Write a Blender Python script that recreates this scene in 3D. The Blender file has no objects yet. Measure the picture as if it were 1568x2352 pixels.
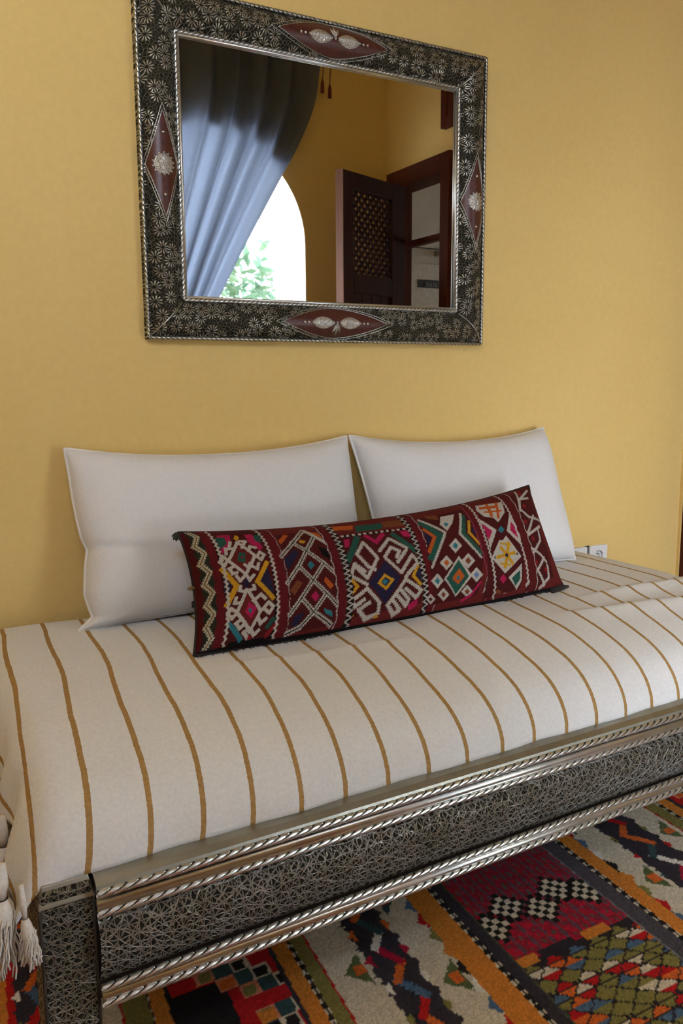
import bpy, math, random
import numpy as np
from mathutils import Vector, Matrix
R = math.radians
SC = bpy.context.scene
COL = SC.collection
rng = np.random.default_rng(7)
random.seed(7)

# ---------------------------------------------------------------- helpers
def lin(c):
    c = np.asarray(c, float) / 255.0
    return np.where(c <= 0.04045, c / 12.92, ((c + 0.055) / 1.055) ** 2.4)
def rgb(r, g, b):
    l = lin((r, g, b)); return (float(l[0]), float(l[1]), float(l[2]), 1.0)

class MB:
    """collects vertices and faces of one mesh"""
    def __init__(s): s.v = []; s.f = []; s.mi = []
    def add(s, vs, fs, mi=0):
        o = len(s.v); s.v += [tuple(p) for p in vs]
        s.f += [tuple(i + o for i in f) for f in fs]; s.mi += [mi] * len(fs)
    def box(s, x0, x1, y0, y1, z0, z1, mi=0):
        s.add([(x0,y0,z0),(x1,y0,z0),(x1,y1,z0),(x0,y1,z0),(x0,y0,z1),(x1,y0,z1),(x1,y1,z1),(x0,y1,z1)],
              [(0,3,2,1),(4,5,6,7),(0,1,5,4),(1,2,6,5),(2,3,7,6),(3,0,4,7)], mi)
    def grid(s, P, closed_u=False, closed_v=False, mi=0):
        P = np.asarray(P); nu, nv = P.shape[:2]; o = len(s.v)
        s.v += [tuple(p) for p in P.reshape(-1, 3)]
        for i in range(nu if closed_u else nu - 1):
            for j in range(nv if closed_v else nv - 1):
                a = i*nv + j; b = ((i+1) % nu)*nv + j
                c = ((i+1) % nu)*nv + (j+1) % nv; d = i*nv + (j+1) % nv
                s.f.append((a+o, b+o, c+o, d+o)); s.mi.append(mi)
    def tube(s, pts, r, n=8, cap=True, mi=0):
        pts = [Vector(p) for p in pts]; m = len(pts)
        rr = r if hasattr(r, '__len__') else [r]*m
        up = Vector((0.13, 0.21, 1)).normalized(); rings = []
        for i, p in enumerate(pts):
            t = (pts[min(i+1, m-1)] - pts[max(i-1, 0)]).normalized()
            a = t.cross(up)
            if a.length < 1e-4: a = t.cross(Vector((1, 0, 0)))
            a.normalize(); b = t.cross(a)
            up = -b if (-b).dot(up) > 0 else b
            rings.append([p + (a*math.cos(2*math.pi*k/n) + b*math.sin(2*math.pi*k/n))*rr[i] for k in range(n)])
        o = len(s.v)
        s.grid([[tuple(q) for q in rg] for rg in rings], closed_v=True, mi=mi)
        if cap:
            s.f.append(tuple(o+k for k in range(n))); s.f.append(tuple(o+(m-1)*n+k for k in reversed(range(n)))); s.mi += [mi, mi]
    def dome(s, c, ax, rad, hgt, n=10, m=4, mi=0):
        c = Vector(c); ax = Vector(ax).normalized(); t = ax.orthogonal().normalized(); b = ax.cross(t)
        P = []
        for i in range(m+1):
            a = (math.pi/2)*i/m
            P.append([tuple(c + (t*math.cos(2*math.pi*k/n) + b*math.sin(2*math.pi*k/n))*max(rad*math.cos(a), 1e-5) + ax*hgt*math.sin(a)) for k in range(n)])
        s.grid(P, closed_v=True, mi=mi)
    def build(s, name, mat, parent=None, smooth=False, kind=None, bevel=0, recalc=True):
        me = bpy.data.meshes.new(name); me.from_pydata(s.v, [], s.f)
        mats = mat if isinstance(mat, (list, tuple)) else [mat]
        for q in mats: me.materials.append(q)
        if len(mats) > 1: me.polygons.foreach_set('material_index', s.mi)
        if recalc:
            import bmesh
            bm = bmesh.new(); bm.from_mesh(me); bmesh.ops.recalc_face_normals(bm, faces=bm.faces); bm.to_mesh(me); bm.free()
        me.polygons.foreach_set('use_smooth', [smooth]*len(me.polygons)); me.update()
        o = bpy.data.objects.new(name, me); COL.objects.link(o)
        if parent is not None: o.parent = parent
        if kind: o['kind'] = kind
        if bevel:
            b = o.modifiers.new('bevel', 'BEVEL'); b.width = bevel; b.segments = 2; b.limit_method = 'ANGLE'; b.angle_limit = R(40)
        return o
def empty(name, loc=(0,0,0), rz=0, kind=None):
    o = bpy.data.objects.new(name, None); COL.objects.link(o); o.location = loc; o.rotation_euler = (0,0,rz); o.empty_display_size = .1
    if kind: o['kind'] = kind
    return o
def tag(o, label, cat, group=None):
    o['label'] = label; o['category'] = cat
    if group: o['group'] = group
    return o
def catmull(pts, n):
    pts = [np.array(p, float) for p in pts]
    P = [2*pts[0]-pts[1]] + pts + [2*pts[-1]-pts[-2]]; out = []
    for i in range(1, len(P)-2):
        for k in range(n):
            t = k/n
            out.append(.5*((2*P[i]) + (-P[i-1]+P[i+1])*t + (2*P[i-1]-5*P[i]+4*P[i+1]-P[i+2])*t*t + (-P[i-1]+3*P[i]-3*P[i+1]+P[i+2])*t**3))
    out.append(pts[-1]); return np.array(out)

# ---------------------------------------------------------------- node materials
class NT:
    def __init__(s, name, rough=.6, metal=0.0, spec=.5):
        s.m = bpy.data.materials.new(name); s.m.use_nodes = True; s.t = s.m.node_tree; s.n = s.t.nodes; s.l = s.t.links
        s.b = s.n['Principled BSDF']; s.out = s.n['Material Output']
        s.b.inputs['Roughness'].default_value = rough; s.b.inputs['Metallic'].default_value = metal
        s.b.inputs['Specular IOR Level'].default_value = spec
    def link(s, a, b): s.l.new(a, b)
    def node(s, ty, **kw):
        n = s.n.new(ty)
        for k, v in kw.items(): setattr(n, k, v)
        return n
    def setin(s, sock, v):
        if hasattr(v, 'is_linked') or isinstance(v, bpy.types.NodeSocket): s.link(v, sock)
        else: sock.default_value = v
    def math(s, op, a, b=0.0, c=None, clamp=False):
        n = s.node('ShaderNodeMath', operation=op, use_clamp=clamp); s.setin(n.inputs[0], a); s.setin(n.inputs[1], b)
        if c is not None: s.setin(n.inputs[2], c)
        return n.outputs[0]
    def coord(s, kind='Object'): return s.node('ShaderNodeTexCoord').outputs[kind]
    def sep(s, v):
        n = s.node('ShaderNodeSeparateXYZ'); s.link(v, n.inputs[0]); return n.outputs
    def comb(s, x, y, z):
        n = s.node('ShaderNodeCombineXYZ')
        for i, q in enumerate((x, y, z)): s.setin(n.inputs[i], q)
        return n.outputs[0]
    def noise(s, v, scale, detail=3, rough=.5, out='Fac'):
        n = s.node('ShaderNodeTexNoise'); s.link(v, n.inputs['Vector']); n.inputs['Scale'].default_value = scale
        n.inputs['Detail'].default_value = detail; n.inputs['Roughness'].default_value = rough; return n.outputs[out]
    def ramp(s, f, stops, interp='LINEAR'):
        n = s.node('ShaderNodeValToRGB'); s.link(f, n.inputs[0]); r = n.color_ramp; r.interpolation = interp
        while len(r.elements) < len(stops): r.elements.new(.5)
        for e, (p, c) in zip(r.elements, stops): e.position = p; e.color = c if len(c) == 4 else (*c, 1)
        return n.outputs[0]
    def mix(s, f, a, b):
        n = s.node('ShaderNodeMix', data_type='RGBA'); s.setin(n.inputs[0], f); s.setin(n.inputs[6], a); s.setin(n.inputs[7], b); return n.outputs[2]
    def bump(s, h, strength=.3, dist=.002):
        n = s.node('ShaderNodeBump'); s.link(h, n.inputs['Height']); n.inputs['Strength'].default_value = strength
        n.inputs['Distance'].default_value = dist; s.link(n.outputs[0], s.b.inputs['Normal']); return n
    def col(s, v): s.setin(s.b.inputs['Base Color'], v)

def m_plain(name, c, rough=.6, metal=0.0, nscale=40, amt=.12, bump=.1, bd=.001):
    t = NT(name, rough, metal); v = t.coord(); f = t.noise(v, nscale, 4)
    c = tuple(c); d = tuple(x*(1-amt) for x in c[:3]) + (1,); e = tuple(min(1, x*(1+amt)) for x in c[:3]) + (1,)
    t.col(t.ramp(f, [(.3, d), (.7, e)])); t.bump(f, bump, bd); return t.m

def m_wall():
    t = NT('yellow_plaster', .85, spec=.15); v = t.coord()
    big = t.noise(v, 1.7, 4, .6); fine = t.noise(v, 55, 4, .6)
    c = t.ramp(big, [(.3, (WALL[0]*.97, WALL[1]*.95, WALL[2]*.88, 1)), (.7, (WALL[0], WALL[1], WALL[2], 1))])
    f2 = t.ramp(fine, [(.25, (.93, .93, .93, 1)), (.75, (1, 1, 1, 1))])
    n = t.node('ShaderNodeMix', data_type='RGBA', blend_type='MULTIPLY'); n.inputs[0].default_value = 1
    t.link(c, n.inputs[6]); t.link(f2, n.inputs[7]); t.col(n.outputs[2])
    t.bump(t.math('ADD', t.math('MULTIPLY', fine, .35), t.noise(v, 9, 3)), .35, .004); return t.m

def m_wood(name, c1, c2, axis='Z', rough=.45):
    t = NT(name, rough+.1, spec=.12); v = t.coord()
    mp = t.node('ShaderNodeMapping'); t.link(v, mp.inputs[0])
    sc = {'X': (1.2, 22, 22), 'Y': (22, 1.2, 22), 'Z': (22, 22, 1.2)}[axis]; mp.inputs['Scale'].default_value = sc
    f = t.noise(mp.outputs[0], 2.2, 5, .6); t.col(t.ramp(f, [(.3, c1), (.7, c2)])); t.bump(f, .2, .001); return t.m

def m_fabric(name, c, scale=900, rough=.9, amt=.06, bump=.25, slub=True):
    """plain weave in object space"""
    t = NT(name, rough, spec=.1); v = t.coord(); s = t.sep(v)
    a = t.math('SINE', t.math('MULTIPLY', s[0], scale)); b = t.math('SINE', t.math('MULTIPLY', s[2], scale))
    w = t.math('MULTIPLY', a, b); n = t.noise(v, 130, 3, .6); n2 = t.noise(v, 6, 2)
    f = t.math('ADD', t.math('MULTIPLY', w, .2), n)
    lo = tuple(x*(1-amt) for x in c[:3]) + (1,); t.col(t.ramp(f, [(.3, lo), (.75, c)])); t.bump(t.math('ADD', f, t.math('MULTIPLY', n2, 1.5)), bump, .0012)
    return t.m

def m_cover():
    """off-white woven cloth, thin ochre stripes laid across the bed (UV.x in cloth metres)"""
    t = NT('striped_cotton', .92, spec=.1); uv = t.coord('UV'); s = t.sep(uv); v = t.coord()
    wob = t.math('MULTIPLY', t.math('SUBTRACT', t.noise(t.comb(t.math('MULTIPLY', s[0], .0), s[1], 0.0), 14, 3), .5), .004)
    edge = t.math('MULTIPLY', t.math('SUBTRACT', t.noise(v, 260, 2), .5), .0022)
    x = t.math('ADD', t.math('ADD', s[0], wob), edge)
    fr = t.math('FRACT', t.math('ADD', t.math('DIVIDE', x, .0875), .5)); d = t.math('MULTIPLY', t.math('ABSOLUTE', t.math('SUBTRACT', fr, .5)), .0875)
    st = t.math('LESS_THAN', d, .0046)
    wv = t.math('MULTIPLY', t.math('SINE', t.math('MULTIPLY', s[0], 2600)), t.math('SINE', t.math('MULTIPLY', s[1], 2600)))
    n = t.noise(v, 170, 3, .65)
    base = t.ramp(n, [(.3, (.71, .70, .685, 1)), (.7, (.80, .79, .775, 1))]); strip = t.ramp(n, [(.3, (.34, .20, .07, 1)), (.7, (.46, .28, .11, 1))])
    t.col(t.mix(st, base, strip)); h = t.math('ADD', t.math('ADD', t.math('MULTIPLY', wv, .15), n), t.math('MULTIPLY', st, .25))
    t.bump(h, .3, .0015); return t.m

def m_vcol(name, rough=.9, nscale=500, bump=.4, bd=.002, mul=1.0):
    t = NT(name, rough, spec=.1); a = t.node('ShaderNodeAttribute', attribute_name='pattern'); v = t.coord(); n = t.noise(v, nscale, 3, .6)
    k = t.ramp(n, [(.25, (.72*mul,)*3 + (1,)), (.75, (1.08*mul,)*3 + (1,))])
    m = t.node('ShaderNodeMix', data_type='RGBA', blend_type='MULTIPLY'); m.inputs[0].default_value = 1
    t.link(a.outputs['Color'], m.inputs[6]); t.link(k, m.inputs[7]); t.col(m.outputs[2]); t.bump(n, bump, bd); return t.m

def m_silver(name, c=(.56, .56, .54), rough=.32):
    t = NT(name, rough, 1.0); v = t.coord(); n = t.noise(v, 14, 3, .5); n2 = t.noise(v, 180, 2)
    t.col(t.ramp(n, [(.3, (c[0]*.78, c[1]*.78, c[2]*.74, 1)), (.65, (*c, 1))]))
    t.link(t.math('ADD', t.math('MULTIPLY', n2, .25), rough-.1), t.b.inputs['Roughness']); t.bump(n2, .04, .0004); return t.m

def m_strapwork(name, scale=1.0, ax=(0, 2), hi=(.46, .46, .44), lo=(.035, .033, .028)):
    """hammered metal with an interlaced star strapwork: crossing raised lines over dark pits"""
    t = NT(name, .4, .85); v = t.coord(); nz = t.node('ShaderNodeTexNoise'); t.link(v, nz.inputs['Vector']); nz.inputs['Scale'].default_value = 45; nz.inputs['Detail'].default_value = 2
    vm = t.node('ShaderNodeVectorMath', operation='MULTIPLY_ADD'); t.link(nz.outputs['Color'], vm.inputs[0]); vm.inputs[1].default_value = (.013,)*3; t.link(v, vm.inputs[2])
    s = t.sep(vm.outputs[0]); X, Z = s[ax[0]], s[ax[1]]; ds = []
    for ang, p, ph in ((0, .021, 0), (45, .0148, .3), (90, .019, .1), (135, .0148, .6), (22, .029, .2), (68, .031, .7), (112, .029, .4), (158, .031, .9)):
        a = R(ang); u = t.math('ADD', t.math('MULTIPLY', X, math.cos(a)*scale/p), t.math('ADD', t.math('MULTIPLY', Z, math.sin(a)*scale/p), ph))
        f = t.math('ABSOLUTE', t.math('SUBTRACT', t.math('FRACT', u), .5)); ds.append(t.math('MULTIPLY', f, p))
    d = ds[0]
    for q in ds[1:]: d = t.math('MINIMUM', d, q)
    h = t.math('SUBTRACT', 1.0, t.math('DIVIDE', d, .0019), clamp=True)
    sp = t.noise(v, 420, 2); spl = t.noise(v, 16, 3)
    gate = t.math('ADD', t.math('MULTIPLY', h, 1.0), t.math('MULTIPLY', t.math('SUBTRACT', sp, .5), .9), clamp=True)
    c = t.ramp(gate, [(.12, (*lo, 1)), (.5, tuple(q*.62 for q in hi) + (1,)), (.95, (*hi, 1))])
    m = t.node('ShaderNodeMix', data_type='RGBA', blend_type='MULTIPLY'); m.inputs[0].default_value = 1; t.link(c, m.inputs[6])
    t.link(t.ramp(spl, [(.3, (.75, .74, .66, 1)), (.7, (1, 1, 1, 1))]), m.inputs[7]); t.col(m.outputs[2])
    t.link(t.ramp(gate, [(0, (.8,)*3), (1, (.30,)*3)]), t.b.inputs['Roughness'])
    t.bump(gate, .9, .0016); return t.m

def m_daisy(name, scale=31, ax=(0, 2)):
    """beaten metal covered in rosettes of petals"""
    t = NT(name, .38, .9); v = t.coord(); s0 = t.sep(v)
    P = t.comb(t.math('MULTIPLY', s0[ax[0]], scale), t.math('MULTIPLY', s0[ax[1]], scale), 0.0)
    vo = t.node('ShaderNodeTexVoronoi', voronoi_dimensions='2D'); t.link(P, vo.inputs['Vector']); vo.inputs['Scale'].default_value = 1; vo.inputs['Randomness'].default_value = .8
    sb = t.node('ShaderNodeVectorMath', operation='SUBTRACT'); t.link(P, sb.inputs[0]); t.link(vo.outputs['Position'], sb.inputs[1])
    s = t.sep(sb.outputs[0]); ang = t.math('ARCTAN2', s[1], s[0]); d = vo.outputs['Distance']
    pet = t.math('ABSOLUTE', t.math('SINE', t.math('MULTIPLY', ang, 5.5)))
    ring = t.math('SUBTRACT', 1.0, t.math('ABSOLUTE', t.math('DIVIDE', t.math('SUBTRACT', d, .27), .22)), clamp=True)
    core = t.math('LESS_THAN', d, .10)
    v2 = t.node('ShaderNodeTexVoronoi', voronoi_dimensions='2D', feature='DISTANCE_TO_EDGE'); t.link(P, v2.inputs['Vector']); v2.inputs['Scale'].default_value = 4.2
    mesh = t.math('SUBTRACT', 1.0, t.math('DIVIDE', v2.outputs['Distance'], .13), clamp=True)
    pr = t.math('MULTIPLY', t.math('POWER', pet, 2.0), t.math('POWER', ring, .45))
    far = t.math('GREATER_THAN', d, .46)
    h = t.math('MAXIMUM', t.math('MULTIPLY', pr, 1.25), t.math('MULTIPLY', mesh, t.math('ADD', t.math('MULTIPLY', far, .45), .22)), clamp=True)
    h = t.math('MULTIPLY', h, t.math('SUBTRACT', 1.0, t.math('MULTIPLY', core, .8)))
    h = t.math('ADD', h, t.math('MULTIPLY', t.math('SUBTRACT', t.noise(v, 500, 2), .5), .35), clamp=True)
    t.col(t.ramp(h, [(.10, (.035, .033, .022, 1)), (.4, (.15, .145, .12, 1)), (.9, (.50, .49, .44, 1))]))
    t.link(t.ramp(h, [(0, (.75,)*3), (1, (.30,)*3)]), t.b.inputs['Roughness']); t.bump(h, 1.0, .0022); return t.m
WALL = (.81, .582, .225)
M = {}
M['wall'] = m_wall()
M['ceiling'] = m_plain('ceiling_plaster', (.62, .52, .34, 1), .9)
M['floor'] = m_plain('terracotta_floor', (.13, .06, .04, 1), .5, nscale=12)
M['linen'] = m_fabric('white_linen', (.78, .77, .765, 1))
M['linen_edge'] = m_fabric('white_linen_piping', (.85, .83, .80, 1))
M['cover'] = m_cover()
M['silver'] = m_silver('worn_silver')
M['bright'] = m_silver('polished_bead', (.74, .75, .75), .34)
M['dull'] = m_silver('dull_brassy_sheet', (.42, .42, .37), .42)
def m_twist(name, base, pitch, slope, mode='x'):
    """bright rope moulding with dark slanting cuts"""
    t = NT(name, .36, 1.0); v = t.coord(); s = t.sep(v)
    a = t.math('FRACT', t.math('DIVIDE', t.math('SUBTRACT', s[0], t.math('MULTIPLY', s[2], slope)), pitch))
    if mode == 'rect':
        b = t.math('FRACT', t.math('DIVIDE', t.math('SUBTRACT', s[2], t.math('MULTIPLY', s[0], slope)), pitch))
        hz = t.math('GREATER_THAN', t.math('ABSOLUTE', s[2]), .285); a = t.math('ADD', t.math('MULTIPLY', a, hz), t.math('MULTIPLY', b, t.math('SUBTRACT', 1.0, hz)))
    g = t.math('ABSOLUTE', t.math('SUBTRACT', a, .5)); cut = t.ramp(g, [(.36, (1, 1, 1)), (.46, (0, 0, 0))])
    t.col(t.mix(cut, (base[0]*.09, base[1]*.09, base[2]*.08, 1), (*base, 1))); t.bump(cut, .8, .002); return t.m
M['rope'] = m_twist('rope_moulding_metal', (.74, .74, .72), .021, 2.6); M['rope_m'] = m_twist('mirror_rope_metal', (.66, .66, .63), .0125, 1.3, 'rect'); M['rope_o'] = m_twist('mirror_outer_rope_metal', (.50, .48, .42), .0125, -1.3, 'rect')
M['strap'] = m_strapwork('strapwork_metal', 1.25)
M['strap_post'] = m_strapwork('strapwork_post', 1.6, hi=(.40, .39, .34))
M['strap_side'] = m_strapwork('strapwork_side', 1.15, ax=(1, 2), hi=(.40, .39, .34))
M['daisy'] = m_daisy('rosette_metal')
M['dark'] = m_plain('dark_underside_wood', (.035, .025, .018, 1), .7)
M['leather'] = m_plain('dark_red_leather', (.075, .018, .012, 1), .38, nscale=90, amt=.3)
def m_filigree():
    t = NT('filigree_silver', .4, .95); v = t.coord(); vo = t.node('ShaderNodeTexVoronoi', feature='DISTANCE_TO_EDGE'); t.link(v, vo.inputs['Vector']); vo.inputs['Scale'].default_value = 260
    h = t.math('SUBTRACT', 1.0, t.math('MULTIPLY', vo.outputs['Distance'], 3.5), clamp=True)
    t.col(t.ramp(h, [(.2, (.30, .30, .29, 1)), (.8, (.72, .72, .71, 1))])); t.bump(h, .6, .0012); return t.m
M['filigree'] = m_filigree()
M['cream'] = m_plain('skylit_reveal_plaster', (.84, .80, .66, 1), .9, nscale=6, amt=.05)  # wall plaster of the arch reveal, bright sky light put into its colour
def m_glass():
    t = NT('mirror_silvering', .012, 1.0); t.b.inputs['Base Color'].default_value = (.86, .88, .86, 1); return t.m
M['mirror'] = m_glass()
M['wood_red'] = m_wood('red_brown_wood', (.055, .014, .008, 1), (.10, .026, .014, 1))
M['wood_redh'] = m_wood('red_brown_wood_across', (.055, .014, .008, 1), (.10, .026, .014, 1), 'Y')
M['wood_dark'] = m_wood('dark_stained_wood', (.022, .008, .004, 1), (.040, .013, .006, 1), 'Z', .7)
M['edge_wood'] = m_wood('pale_pink_wood_edge', (.30, .17, .14, 1), (.42, .25, .21, 1))
M['plastic'] = m_plain('white_plastic', (.78, .79, .80, 1), .35, amt=.02, bump=0)
M['black'] = m_plain('black_plastic', (.02, .02, .022, 1), .5, amt=.05)
M['grey_wall'] = m_plain('grey_beige_plaster', (.56, .52, .46, 1), .9, nscale=5, amt=.08)
M['foliage'] = None
# ---------------------------------------------------------------- room shell
XE, YS, XW, ZC = 2.70, -2.345, -1.5, 3.25      # east wall, south wall (arched opening), west wall, ceiling
def struct(name, m, mat, **k): return m.build(name, mat, kind='structure', **k)
m = MB(); m.box(XW-.15, XE+2.9, -2.80, .15, -.12, 0); struct('floor', m, M['floor'])
m = MB(); m.box(XW-.15, XE+.10, YS-.41, .15, ZC, ZC+.15); struct('ceiling', m, M['ceiling'])
m = MB(); m.box(XW-.15, XE+.10, 0, .15, 0, ZC); struct('wall_north', m, M['wall'])
m = MB(); m.box(XW-.15, XW, YS, 0, 0, ZC); struct('wall_west', m, M['wall'])
m = MB(); m.box(2.497, XE, -.012, 0, 0, ZC); struct('wall_northeast', m, M['wall'])
# south wall with the arched opening
AX, AR, AZ = 1.62, .55, 1.87
FILL_WIN = (-1.30, .12, 2.10, 3.12)  # high opening added out of view to brighten the left of the north wall
def arch_outline(n=40):
    pts = [(AX+AR, 0)]; pts += [(AX+AR*math.cos(a), AZ+AR*math.sin(a)) for a in np.linspace(0, math.pi, n)]; pts += [(AX-AR, 0)]; return pts
def arch_wall():
    m = MB(); a = arch_outline(); n = len(a)
    y0, y1 = YS-.41, YS
    xl, xr = .30, XE+.10
    def outer(p):
        x, z = p
        return (xl if x < AX else xr, z)
    # strips on each side of the arch, plus the part above, on both faces
    for y in (y0, y1):
        R_ = [p for p in a if p[0] >= AX-1e-6]; L_ = [p for p in a if p[0] <= AX+1e-6]
        for S, xo in ((R_, xr), (L_, xl)):
            for p, q in zip(S[:-1], S[1:]):
                m.add([(p[0], y, p[1]), (q[0], y, q[1]), (xo, y, q[1]), (xo, y, p[1])], [(0, 1, 2, 3)])
        zt = AZ+AR
        m.add([(xl, y, max(p[1] for p in a)), (xr, y, max(p[1] for p in a)), (xr, y, ZC), (xl, y, ZC)], [(0, 1, 2, 3)])
    for p, q in zip(a[:-1], a[1:]): m.add([(p[0], y0, p[1]), (q[0], y0, q[1]), (q[0], y1, q[1]), (p[0], y1, p[1])], [(0, 1, 2, 3)], 1)
    for x in (xl, xr): m.add([(x, y0, 0), (x, y1, 0), (x, y1, ZC), (x, y0, ZC)], [(0, 1, 2, 3)])
    return m
am = arch_wall()
WX0, WX1, WZ0, WZ1 = FILL_WIN
am.box(XW-.15, WX0, YS-.41, YS, 0, ZC); am.box(WX1, .30, YS-.41, YS, 0, ZC); am.box(WX0, WX1, YS-.41, YS, 0, WZ0); am.box(WX0, WX1, YS-.41, YS, WZ1, ZC)
struct('wall_south', am, [M['wall'], M['cream']], recalc=False)
w2 = empty('fill_window', (WX0, YS-.30, WZ0), kind='structure'); m = MB(); W_, H_ = WX1-WX0, WZ1-WZ0  # frame for the added, unseen fill-light opening
m.box(0, .05, 0, .06, 0, H_); m.box(W_-.05, W_, 0, .06, 0, H_); m.box(.05, W_-.05, 0, .06, 0, .05); m.box(.05, W_-.05, 0, .06, H_-.05, H_); m.box(W_/2-.02, W_/2+.02, .01, .05, .05, H_-.05)
m.build('fill_window_frame', M['wood_red'], w2, bevel=.003)
# east wall with the doorway
DY0, DY1, DZ = -2.290, -1.687, 2.290          # outer edges of the door frame
m = MB(); m.box(XE, XE+.10, DY1, .15, 0, ZC); m.box(XE, XE+.10, YS, DY0, 0, ZC); m.box(XE, XE+.10, DY0, DY1, DZ, ZC)
struct('wall_east', m, M['wall'])
# door: frame, transom, open leaf with pierced lattice
door = empty('door_1', (XE, DY0, 0), kind='structure')
m = MB(); w = .075
m.box(-.03, .10, 0, w, 0, DZ); m.box(-.03, .10, DY1-DY0-w, DY1-DY0, 0, DZ); fr = m.build('door_frame', M['wood_red'], door, bevel=.003)
m = MB(); m.box(-.03, .10, w, DY1-DY0-w, DZ-.10, DZ); m.box(.02, .06, w, DY1-DY0-w, 1.87, 1.905); m.build('door_head', M['wood_redh'], door, bevel=.003)
leaf = empty('door_leaf', (-.03, .20, 0)); leaf.parent = door
def door_leaf():
    # leaf local frame: x along the leaf from the hinge, y thickness, z up
    W_, H_, T_ = .545, 2.185, .045
    m = MB(); st = .085
    m.box(0, st+.035, 0, T_, .02, H_); m.box(W_-st, W_, 0, T_, .02, H_)
    m.box(st+.035, W_-st, 0, T_, H_-.085, H_); m.box(st+.035, W_-st, 0, T_, 1.58, 1.68); m.box(st+.035, W_-st, 0, T_, .02, .2); m.box(st+.035, W_-st, 0, T_, .80, .90)
    a = m.build('door_stiles', M['wood_dark'], leaf, bevel=.003)
    m = MB(); x0, x1 = st+.035, W_-st; n = 4
    for z0, z1 in ((.2, .80), (.90, 1.58)):
        for k in range(n):
            m.box(x0+(x1-x0)*k/n+.002, x0+(x1-x0)*(k+1)/n-.002, .014, .031, z0, z1)
    m.build('door_panel', M['wood_dark'], leaf, bevel=.002)
    m = MB(); m.box(W_, W_+.004, -.001, T_+.001, .02, H_); m.build('door_edge', M['edge_wood'], leaf)
    # lattice of crossed slats leaving small lozenge holes
    m = MB(); z0, z1 = 1.68, H_-.085; p = .050; hw = .0108
    for sgn, yy in ((1, .016), (-1, .024)):
        c = -1.2
        while c < 1.7:
            # line  z = z0 + c + sgn*(x-x0)
            pts = []
            xa, xb = x0, x1
            za, zb = z0+c, z0+c+sgn*(x1-x0)
            # clip to window in z
            def xi(z): return x0+sgn*(z-(z0+c))
            lo, hi = xa, xb
            xs = sorted((xi(z0), xi(z1))); lo = max(lo, xs[0]); hi = min(hi, xs[1])
            if hi-lo > .004:
                q = hw
                A = (lo, z0+c+sgn*(lo-x0)); B = (hi, z0+c+sgn*(hi-x0))
                dx, dz = 1/math.sqrt(2), sgn/math.sqrt(2); nx, nz = -dz, dx
                v = []
                for y in (yy-.004, yy+.004):
                    for (P, sg) in ((A, 1), (A, -1), (B, -1), (B, 1)): v.append((P[0]+nx*q*sg*.72, y, P[1]+nz*q*sg*.72))
                m.add(v, [(0, 1, 2, 3), (4, 7, 6, 5), (0, 3, 7, 4), (1, 5, 6, 2), (0, 4, 5, 1), (3, 2, 6, 7)])
            c += p
    m.build('lattice_screen', M['wood_dark'], leaf)
door_leaf()
leaf.rotation_euler = (0, 0, math.atan2(.20, -.515))
# dark timber post in the far corner
m = MB(); m.box(2.50, XE, -.11, -.012, 0, 2.3); struct('trim_1', m, M['wood_red'], bevel=.003)
# room beyond the doorway
m = MB(); m.box(XE+.10, 5.6, -2.60, -2.405, 0, 3.0); struct('wall_passage', m, M['grey_wall'])
m = MB(); m.box(XE+.10, 5.6, -1.2, -1.05, 0, 3.0); struct('wall_passage_north', m, M['grey_wall'])
m = MB(); m.box(XE+.10, 5.7, -2.60, -1.05, 3.0, 3.1); struct('ceiling_passage', m, M['ceiling'])
m = MB(); m.box(5.6, 5.7, -2.60, -1.05, 0, 1.1); m.box(5.6, 5.7, -2.60, -1.05, 2.0, 3.0); m.box(5.6, 5.7, -2.60, -2.15, 1.1, 2.0); m.box(5.6, 5.7, -1.45, -1.05, 1.1, 2.0); struct('wall_passage_east', m, M['grey_wall'])
# unseen slab added outside the opening to hold back light from the sky
m = MB(); m.box(.30, 3.4, -4.9, YS-.41, 2.50, 2.64); struct('sky_blocking_slab', m, M['ceiling'])
# ground outside
m = MB(); m.box(-8, 12, -16, -2.80, -.2, -.02); struct('ground', m, m_plain('pale_paving', (.56, .57, .59, 1), .9, nscale=3))
# ---------------------------------------------------------------- day bed
def rope(m, p0, p1, r, pitch=.021, lobes=3, n=14, step=.0022, depth=.26, mi=0, flat=1.0):
    """twisted rope moulding from p0 to p1"""
    p0 = Vector(p0); p1 = Vector(p1); L = (p1-p0).length; t = (p1-p0).normalized()
    a = t.cross(Vector((0, 1, 0)));  a = a if a.length > .1 else t.cross(Vector((1, 0, 0)))
    a.normalize(); b = t.cross(a); k = max(2, int(L/step)); P = []
    for i in range(k+1):
        s = L*i/k; tw = 2*math.pi*s/(pitch*lobes); ring = []
        for j in range(n):
            th = 2*math.pi*j/n; q = r*(1-depth + depth*abs(math.sin((th*lobes+tw*lobes)/2))**.55)
            ring.append(tuple(p0+t*s+a*(q*math.cos(th)*flat)+b*(q*math.sin(th))))
        P.append(ring)
    m.grid(P, closed_v=True, mi=mi)
BL, BD = 1.835, .79
bed = empty('day_bed', (.145, -.8375, 0), R(1.01))
tag(bed, 'long low day bed with embossed silver metal frame standing on the patterned rug', 'daybed')
PW = .076
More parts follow.
